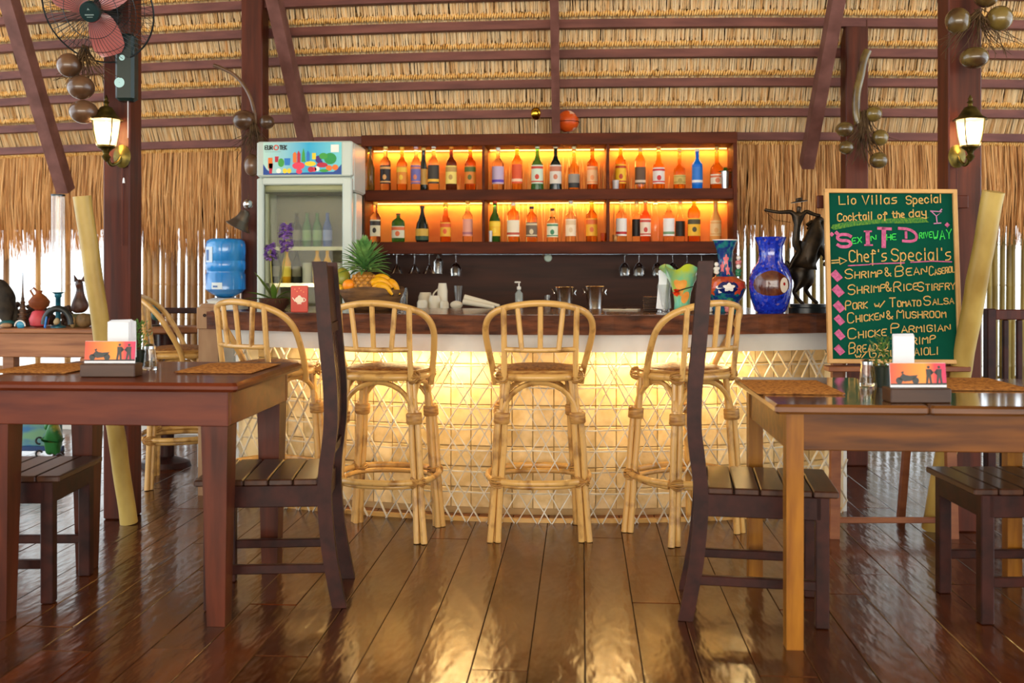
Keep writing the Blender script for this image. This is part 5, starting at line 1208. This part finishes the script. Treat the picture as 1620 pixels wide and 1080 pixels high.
# ================= fan =================
Dn_ = 4.40; c = P(155, 12, Dn_); t = thing('wall_fan', 'black caged wall fan with pink blades at the top of the left post', 'fan', c, YAW)
rf = 88 * Dn_ / F
hdm = empty('fan_head', (0, 0, 0)); hdm.parent = t; hdm.rotation_euler = (R(27), 0, R(-2))
def cage(sg, nm):
    m = MB(); dpt = .085 * sg
    for k in range(64):
        a = 2 * pi * k / 64; pts = []
        for i in range(7):
            f = i / 6; r = .05 + (rf - .05) * f; pts.append((r * cos(a), dpt * (1 - f ** 2.6), r * sin(a)))
        m.tube(pts, .0011, 4, caps=False)
    for f in (.35, .7):
        r = .05 + (rf - .05) * f; m.tube([(r * cos(a), dpt * (1 - f ** 2.6), r * sin(a)) for a in [2 * pi * i / 40 for i in range(40)]], .0014, 4, True)
    m.build(nm, M_black, hdm)
cage(-1, 'front_cage'); cage(1, 'rear_cage')
MB().tube([(rf * cos(a), 0, rf * sin(a)) for a in [2 * pi * i / 48 for i in range(48)]], .004, 6, True).build('cage_rim', M_black, hdm, True)
hb_ = MB().lathe([(.001, -.012), (.042, -.010), (.046, 0), (.046, .012), (.001, .014)], 24, (0, -.088, 0), M=Euler((R(-90), 0, 0)).to_matrix(), cap=False).build('hub_badge', mat('fan_badge', sr(20, 44, 46), .3), hdm, True)
MB().lathe([(.03, -.03), (.032, .02)], 20, (0, -.02, 0), M=Euler((R(-90), 0, 0)).to_matrix()).build('hub', M_black, hdm, True)
MB().lathe([(.02, 0), (.055, .01), (.06, .08), (.04, .11), (.001, .115)], 20, (0, .085, 0), M=Euler((R(-90), 0, 0)).to_matrix()).build('motor', M_black, hdm, True)
M_bl = mat('fan_blade_pink', sr(190, 110, 106), .25, trans=.15, coat=.4)
for k in range(3):
    a0 = R(-82 + 120 * k); m = MB(); vs = []
    for i in range(9):
        f = i / 8; r = .03 + (rf * .86 - .03) * f; hw_ = .026 + .040 * sin(pi * min(1, f * .62 + .08)) * (1 if f < .98 else .8)
        if i == 8: hw_ *= .7
        for q_ in (-1, -.3, .4, 1):
            aa = a0 + q_ * hw_ / max(r, .06); vs.append((r * cos(aa), -.02 + .022 * q_, r * sin(aa)))
    n_ = len(vs); vs2 = [(x, y + .002, z) for x, y, z in vs]
    m.add(vs + vs2, [f for i in range(8) for k2 in range(3) for f in ((i * 4 + k2, i * 4 + k2 + 1, i * 4 + 5 + k2, i * 4 + 4 + k2), (n_ + i * 4 + 4 + k2, n_ + i * 4 + 5 + k2, n_ + i * 4 + k2 + 1, n_ + i * 4 + k2))])
    m.build('blade', M_bl, hdm, True)
m = MB(); m.add([(-.012, -.0995, .0), (.012, -.0995, .0), (0, -.0995, .02)], [(0, 1, 2)]).box((0, -.0995, -.010), (.04, .001, .005)).box((0, -.0995, -.02), (.026, .001, .003)); m.build('badge_print', mat('badge_grey', sr(120, 140, 140), .5), hb_)
s_ = 4.52 / F
bx = MB().bbox(((182 - 155) * s_, .13, (8 - 92) * s_), (30 * s_, .07, 106 * s_), .012).build('control_box', mat('fan_body', sr(20, 40, 40), .35), t)
for (px, py, r_) in ((179, 78, 4.5), (175, 117, 8)):
    MB().lathe([(.001, -.008), (r_ * s_ * .95, -.008), (r_ * s_, 0), (.001, 0)], 18, ((px - 155) * s_, .094, (8 - py) * s_), M=Euler((R(-90), 0, 0)).to_matrix() @ Matrix.Diagonal((1, 1, -1)), cap=False).build('dial', mat('dial_pale', sr(170, 214, 220), .4), bx, True)
MB().tube([(.05, .12, -.02), (.0, .11, 0)], .03, 12).build('neck', M_black, t, True)
MB().tube([((185 - 155) * s_, .12, -.38), ((185 - 155) * s_, .12, -.56)], .0018, 5).build('pull_cord', M_paper, t)
MB().lathe([(.006, 0), (.004, .02), (.001, .025)], 8, ((181 - 155) * s_, .10, (8 - 275) * s_)).build('cord_end', M_paper, t, True)
# ================= gourd bunches =================
M_gd = mat('gourd_brown', sr(116, 82, 58), .28, coat=.5, col2=sr(74, 50, 32), nscale=(9, 9, 9)); M_go = mat('gourd_olive', sr(120, 100, 48), .25, coat=.7, col2=sr(72, 50, 30), nscale=(9, 9, 9)); M_tw = mat('twig', sr(90, 66, 36), .8, col2=sr(60, 40, 20), nscale=(30, 30, 30))
def bunch(label, D, gs, tw, m_, center, stem=None, rt=.004, seed=1):
    rnd = random.Random(seed); c = P(*center, D); t = thing('gourd_bunch', label, 'dried gourds', c, YAW, 'bunches of dried gourds on the posts'); s_ = D / F
    for (px, py, r_, el_) in gs:
        g_ = MB().ball(((px - center[0]) * s_, rnd.uniform(-.03, .0), (center[1] - py) * s_), r_ * s_, 18, 12, (1, 1, el_)).build('gourd', m_, t, True)
    m = MB()
    for k in range(tw[0]):
        a = rnd.uniform(-tw[1], tw[1]); L = rnd.uniform(.5, 1) * tw[2] * s_; x0 = rnd.uniform(-4, 4) * s_; z0 = (center[1] - tw[3]) * s_ + rnd.uniform(-6, 6) * s_; b_ = rnd.uniform(-.5, .5)
        pts = [(x0 + sin(a + b_ * i / 5) * L * i / 5, rnd.uniform(-.035, .01), z0 - cos(a + b_ * i / 5) * L * i / 5) for i in range(6)]
        m.tube(pts, [rt * (1 - .12 * i) for i in range(6)], 5)
    m.build('twigs', M_tw, t)
    if stem:
        MB().tube(chaikin([((a - center[0]) * s_, .0, (center[1] - b) * s_) for a, b in stem[0]], 2), stem[1] * s_, 10).build('stalk', M_gd if stem[1] < 6 else M_go, t, True)
    return t
bunch('two brown gourds and twigs on a curved stalk on the post left of the fridge', 5.85, [(386, 190, 18, .88), (422, 193, 12, .95), (401, 262, 13, 1.35)], (46, .5, 60, 196), M_gd, (402, 192), ([(338, 103), (352, 108), (375, 120), (395, 148), (403, 178), (405, 196)], 3), .003, 2)
bunch('bunch of five shiny olive gourds on a thick stalk behind the chalkboard', 5.72, [(1380, 181, 13, .98), (1335, 205, 14, .85), (1337, 234, 12, .9), (1391, 218, 13, 1), (1389, 254, 14, .92)], (60, .45, 85, 180), M_go, (1365, 215), ([(1373, 80), (1366, 95), (1362, 120), (1355, 145), (1354, 175), (1358, 196)], 6.5), .004, 3)
bunch('cluster of brown gourds with grey twigs hanging under the wall fan', 4.50, [(113, 105, 19, 1), (132, 140, 21, .9), (135, 178, 22, .85)], (40, .6, 75, 78), M_gd, (135, 120), None, .003, 4)
bunch('cluster of dark gourds at the top of the right lantern post', 4.25, [(1513, 34, 19, 1.1), (1580, 30, 20, 1.0), (1540, 92, 22, .78), (1560, -8, 20, 1)], (44, 1.1, 95, 20), M_go, (1545, 30), None, .0025, 5)
# bell
t = thing('cow_bell', 'dull grey metal bell with a ball knob hanging on the post left of the fridge', 'bell', P(384, 345, 5.85), YAW); s_ = 5.85 / F
M_pew = mat('pewter', sr(120, 110, 100), .35, .8)
MB().lathe([(3 * s_, 14 * s_), (8 * s_, 10 * s_), (10 * s_, 0), (14 * s_, -10 * s_), (21 * s_, -16 * s_), (20 * s_, -17 * s_), (9 * s_, 0), (.001, 8 * s_)], 24, M=Euler((0, R(28), 0)).to_matrix(), cap=False).build('bell_body', M_pew, t, True)
MB().ball((9 * s_, -.01, 22 * s_), 8 * s_, 14, 10).build('ball_knob', mat('silver_ball', (.7, .7, .72), .2, 1), t, True)
MB().tube([(8 * s_, 0, 14 * s_), (9 * s_, .01, 40 * s_)], .002, 5).build('cord', M_tw, t)
# ================= left sideboard and ornaments =================
Ds = 5.35; zsd = ZZ(519, Ds)
a = PZ(-60, Ds, 0); b_ = PZ(160, Ds, 0)
sb = thing('sideboard', 'thick pale timber sideboard at the left edge behind the red brown table', 'sideboard', (a.x, a.y, 0), 0)
Ls_ = (b_ - a).length
MB().bbox((Ls_ / 2, .2, zsd - .012), (Ls_ + .02, .46, .024), .004).build('top_board', M_sidewood, sb); MB().bbox((Ls_ / 2, .03, zsd - .024 - .065), (Ls_, .06, .13), .004).build('front_beam', M_sidewood, sb)
MB().bbox((Ls_ / 2, .36, zsd - .024 - .065), (Ls_, .06, .13), .004).build('rear_beam', M_sidewood, sb)
for x_ in (.06, Ls_ - .06):
    for y_ in (.03, .36): MB().bbox((x_, y_, (zsd - .155) / 2), (.07, .06, zsd - .155), .004).build('leg', M_sidewood, sb)
zs_ = zsd + .0005
def put(px, D=Ds + .12): return PZ(px, D, zs_)
def orn(nm, lab, cat, px, D=Ds + .12): return thing(nm, lab, cat, put(px, D), YAW)
so = Ds / F
t = orn('candle_glass', 'tall clear glass tube on a blue metal foot among the ornaments', 'candle holder', 92, Ds + .06)
hg = ZZ(308, Ds + .06) - zs_; z_0 = ZZ(462, Ds + .06) - zs_
MB().lathe([(10.5 * so, z_0), (10.5 * so, hg), (10.1 * so, hg), (10.1 * so, z_0)], 24, cap=False).build('glass_tube', M_glass, t, True)
MB().lathe([(10.8 * so, hg - .006), (10.8 * so, hg + .002), (10 * so, hg + .002)], 24, cap=False).build('rim', M_black, t, True)
MB().lathe([(.04, 0), (.04, .006), (.013, .02), (.013, z_0 - .03), (.018, z_0 - .025), (.018, z_0 - .01), (10 * so, z_0), (.001, z_0)], 18, cap=False).build('foot', mat('teal_metal', sr(40, 120, 140), .3, .3, col2=sr(20, 70, 90), nscale=(20, 20, 20)), t, True)
t = orn('arch_ornament', 'dark horseshoe arch ornament with a pale carved figure inside', 'ornament', 91, Ds - .0)
MB().tube([(.072 * cos(pi * i / 14), 0, .02 + .085 * sin(pi * i / 14)) for i in range(15)], .017, 10).build('arch', mat('dark_slate', sr(30, 34, 34), .35), t, True)
skin('carved_figure', [(0, -.005, .015, .018), (-.004, -.005, .04, .012), (.004, -.005, .058, .010), (-.014, -.005, .035, .007)], [(0, 1), (1, 2), (1, 3)], mat('carved_pale', sr(170, 150, 110), .6), t, 1)
t = orn('clay_jug', 'brown clay jug standing on a pink round pot', 'jug', 62, Ds + .1)
MB().lathe([(.02, 0), (.045, .01), (.052, .045), (.035, .085), (.02, .092)], 20).build('pink_pot', mat('pink_clay', sr(200, 70, 80), .5), t, True)
MB().lathe([(.018, .0925), (.05, .115), (.056, .14), (.035, .168), (.014, .185), (.018, .2), (.012, .198)], 20).build('jug_body', mat('clay_brown', sr(170, 96, 44), .5, col2=sr(120, 60, 30), nscale=(10, 10, 10)), t, True)
MB().tube([(-.03, 0, .17), (-.048, 0, .2), (-.03, 0, .215), (-.012, 0, .195)], .006, 8).build('handle', mat('clay_brown', (0, 0, 0)), t, True)
t = orn('cat_figurine', 'dark brown carved cat figure beside the leaning pole', 'figurine', 126, Ds + .16)
skin('cat_body', [(0, 0, .11, .040), (0, 0, .16, .030), (.003, 0, .205, .018), (.0, -.006, .245, .030), (-.012, -.02, .245, .018), (.045, 0, .095, .025), (-.04, -.02, .09, .018)], [(0, 1), (1, 2), (2, 3), (3, 4), (0, 5), (0, 6)], mat('cat_wood', sr(84, 44, 26), .4, col2=sr(50, 26, 16), nscale=(10, 10, 30)), t, 2)
MB().lathe([(.014, 0), (.001, .04)], 8, (-.018, 0, .25), M=Euler((0, R(-20), 0)).to_matrix()).lathe([(.014, 0), (.001, .04)], 8, (.018, 0, .25), M=Euler((0, R(15), 0)).to_matrix()).build('ears', mat('cat_wood', (0, 0, 0)), t)
MB().bbox((0, 0, .035), (.11, .08, .07), .01).build('plinth', mat('plinth_olive', sr(90, 84, 44), .6), t)
t = orn('driftwood_carving', 'big dark driftwood carving at the left edge of the photo', 'carving', 4, Ds + .15)
skin('carving_body', [(0, 0, .03, .07), (.01, 0, .12, .06), (-.01, 0, .2, .055), (-.03, 0, .27, .03), (.05, 0, .17, .02), (.075, 0, .02, .03), (.08, 0, .1, .02)], [(0, 1), (1, 2), (2, 3), (2, 4), (0, 5), (5, 6)], mat('drift_dark', sr(60, 50, 36), .8, col2=sr(30, 24, 18), nscale=(20, 20, 20), bump=.8), t, 2)
t = orn('temple_figurine', 'small dark tiered temple tower with a thin spire', 'figurine', 36, Ds + .14)
pr = []
for k in range(8): r_ = .034 * (1 - k / 9); pr += [(r_ * 1.15, k * .022), (r_ * 1.15, k * .022 + .006), (r_ * .8, k * .022 + .008), (r_ * .75, k * .022 + .02)]
pr += [(.004, .2), (.002, .3)]
MB().lathe(pr, 12).build('tower', mat('temple_bronze', sr(104, 66, 34), .5, col2=sr(50, 36, 24), nscale=(50, 50, 50)), t, True)
for k, (px, w_, h_) in enumerate(((24, .045, .13), (50, .05, .12), (76, .04, .10), (106, .045, .11))):
    t = orn('carved_leafwork', ('first', 'second', 'third', 'fourth')[k] + ' dark carved shrub shaped ornament from the left, at the back of the sideboard', 'carving', px, Ds + .27)
    m = MB(); rnd = random.Random(k)
    for i in range(40):
        a = rnd.uniform(0, 2 * pi); z_ = rnd.uniform(.01, h_ - .01); r_ = w_ * (1 - (z_ / h_) ** 2 * .6) * rnd.uniform(.3, 1); m.ball((r_ * cos(a), r_ * sin(a) * .6, z_), rnd.uniform(.01, .018), 6, 4)
    m.build('carving', mat('leafwork_dark', sr(52, 34, 26), .7, col2=sr(80, 50, 30), nscale=(30, 30, 30)), t, True)
for nm, lab, px, D, r_, sc_, c1 in (('river_stone', 'flat beige stone at the front left of the sideboard', 10, Ds + .02, .032, (1, .7, .42), sr(190, 150, 110)), ('teal_bowl', 'teal glazed lump behind the beige stone', 12, Ds + .10, .04, (1.1, .6, .5), sr(20, 90, 90)), ('rough_shell', 'rough brown shell beside the leaning pole', 132, Ds + .03, .042, (1, .8, .95), sr(130, 100, 60)), ('shell_piece', 'pale curved shell in front of the cat', 115, Ds + .01, .022, (.7, .7, 1.4), sr(170, 140, 90))):
    t = orn(nm, lab, 'stone' if 'stone' in nm else 'ornament', px, D); m_ = mat(nm, c1, .6, col2=tuple(q_ * .6 for q_ in c1), nscale=(30, 30, 30), bump=.5)
    MB().ball((0, 0, r_ * sc_[2]), r_, 14, 9, sc_).build('stone_body', m_, t, True)
    MB().ball((r_ * .3, -r_ * sc_[1] * .6, r_ * sc_[2] * 1.1), r_ * .35, 8, 6, sc_).build('bump', m_, t, True)
t = orn('blue_dome', 'small blue dome with a white rim between the stone and the jug', 'ornament', 33, Ds + .01)
MB().ball((0, 0, .02), .026, 14, 9, (1, .5, .9)).build('dome', mat('dome_blue', sr(60, 150, 190), .3), t, True); MB().tube([(.028 * cos(pi * i / 12), -.01, .01 + .03 * sin(pi * i / 12)) for i in range(13)], .004, 6).build('white_rim', M_wh, t, True)
t = orn('blue_pen_bottle', 'slim bright blue bottle leaning against the arch ornament', 'bottle', 71, Ds - .01)
MB().tube([(0, 0, .002), (.008, 0, .06), (.011, 0, .075)], [.006, .006, .003], 8).build('bottle_body', mat('pen_blue', sr(40, 120, 210), .3), t, True); MB().tube([(.011, 0, .075), (.014, 0, .095)], .003, 6).build('neck', M_wh, t, True)
# table right of the post with green bird
Dt = 5.9; c = PZ(262, Dt, 0); zt3 = ZZ(516, Dt)
t = thing('side_table', 'round ended tan wooden side table behind the lone rattan stool', 'table', (c.x, c.y, 0))
MB().lathe([(.2, zt3 - .04), (.215, zt3 - .03), (.215, zt3 - .005), (.205, zt3), (.001, zt3)], 28, sy=.7).build('tabletop', M_sidewood, t, True)
MB().lathe([(.15, 0), (.14, .03), (.05, .06), (.045, zt3 - .041), (.10, zt3 - .0405)], 20, sy=.8).build('pedestal', M_dark, t, True)
t = thing('bird_ornament', 'dark green bird shaped ornament on the round ended side table', 'ornament', PZ(246, Dt, zt3), YAW)
skin('bird_body', [(0, 0, .03, .03), (-.005, 0, .07, .03), (-.008, 0, .115, .016), (-.004, 0, .145, .006), (.03, 0, .05, .014)], [(0, 1), (1, 2), (2, 3), (1, 4)], mat('bird_green', sr(50, 90, 84), .4), t, 2)
MB().lathe([(.03, 0), (.028, .01), (.001, .012)], 14).build('foot', M_bronze, t)
# dark rail furniture behind
c = PZ(285, 6.25, 0); t = thing('dark_rail', 'dark wooden rail stand behind the lone rattan stool, before the bamboo wall', 'rail', (c.x, c.y, 0), YAW); zz = ZZ(491, 6.25)
MB().bbox((0, 0, zz), (.40, .05, .035), .004).build('top_rail', M_dark, t)
for x_ in (-.17, .17): MB().bbox((x_, 0, (zz - .018) / 2), (.045, .045, zz - .018), .004).build('post', M_dark, t)
MB().bbox((0, 0, .35), (.29, .03, .04), .004).build('lower_rail', M_dark, t)
# pale plank at the left end of the bar
Dp_ = 5.12; c = PZ(329, Dp_, 0); t = thing('pale_plank', 'upright pale wooden board with a knot at the left end of the bar', 'board', (c.x, c.y, 0), YAW); s_ = Dp_ / F; zt4 = ZZ(480, Dp_)
m = MB(); m.prism([(-16 * s_, 0), (16 * s_, 0), (16 * s_, zt4 - .03), (13 * s_, zt4 - .005), (-10 * s_, zt4), (-15 * s_, zt4 - .03)], 0, .04); pk = m.build('board', mat('pale_board', sr(186, 150, 112), .55, col2=sr(160, 120, 86), nscale=(12, 12, 3)), t)
MB().bbox((0, -.006, zt4 - .075), (34 * s_, .012, .11), .003).build('upper_cleat', mat('pale_board', (0, 0, 0)), t)
MB().lathe([(.001, -.002), (.009, -.002), (.009, .001), (.001, .001)], 10, (-4 * s_, -.012, zt4 - .06), M=Euler((R(-90), 0, 0)).to_matrix(), cap=False).build('knot', M_dark, t)
# painted bench and green creature at floor level, far left
c = PZ(45, 6.3, 0); t = thing('painted_screen', 'low blue and green painted panel standing on the floor beyond the left table', 'panel', (c.x, c.y, 0), YAW)
m = mat('painted_blue', sr(60, 120, 170), .4, col2=sr(120, 170, 130), nscale=(6, 6, 14), ramp=(.4, .6))
MB().bbox((0, 0, .20), (.42, .03, .30), .004).build('painting', m, t); MB().bbox((0, 0, .36), (.44, .04, .022), .003).build('top_trim', M_white, t); MB().bbox((0, 0, .035), (.44, .04, .03), .003).build('bottom_trim', mat('trim_blue', sr(40, 70, 120), .5), t)
for s_ in (-1, 1): MB().bbox((s_ * .19, 0, .012), (.04, .09, .022), .003).build('foot', M_dark, t)
t = thing('green_creature', 'green and yellow garden figure with curly black feet below the left table', 'figurine', PZ(84, 6.05, 0), YAW)
skin('creature_body', [(0, 0, .10, .045), (0, 0, .17, .055), (-.01, -.01, .25, .06), (-.05, -.02, .2, .02), (.05, -.01, .12, .02), (.03, 0, .04, .02), (-.03, 0, .04, .02)], [(0, 1), (1, 2), (2, 3), (1, 4), (0, 5), (0, 6)], mat('creature_green', sr(50, 120, 60), .35, col2=sr(220, 200, 70), nscale=(7, 7, 9), ramp=(.5, .62)), t, 2)
m = MB()
for k, (x_, z_) in enumerate(((-.07, .13), (-.07, .05), (.05, .03))): m.tube([(x_ + .02 * cos(a), -.03, z_ + .02 * sin(a)) for a in [.4 + 4.6 * i / 10 for i in range(11)]], .006, 6)
m.build('curls', M_black, t, True)
t = thing('orange_creature', 'orange garden figure with black feet at the far left, partly hidden by the table leg', 'figurine', PZ(12, 5.95, 0), YAW)
skin('creature_body', [(0, 0, .08, .035), (0, 0, .16, .04), (.01, -.01, .24, .03), (.045, 0, .18, .015), (.02, 0, .03, .02), (-.02, 0, .03, .02)], [(0, 1), (1, 2), (1, 3), (0, 4), (0, 5)], mat('creature_orange', sr(230, 150, 40), .4), t, 2)
MB().ball((.05, -.03, .018), .03, 10, 7, (1.3, .7, .55)).ball((-.02, -.03, .018), .03, 10, 7, (1.3, .7, .55)).build('feet', M_black, t, True)
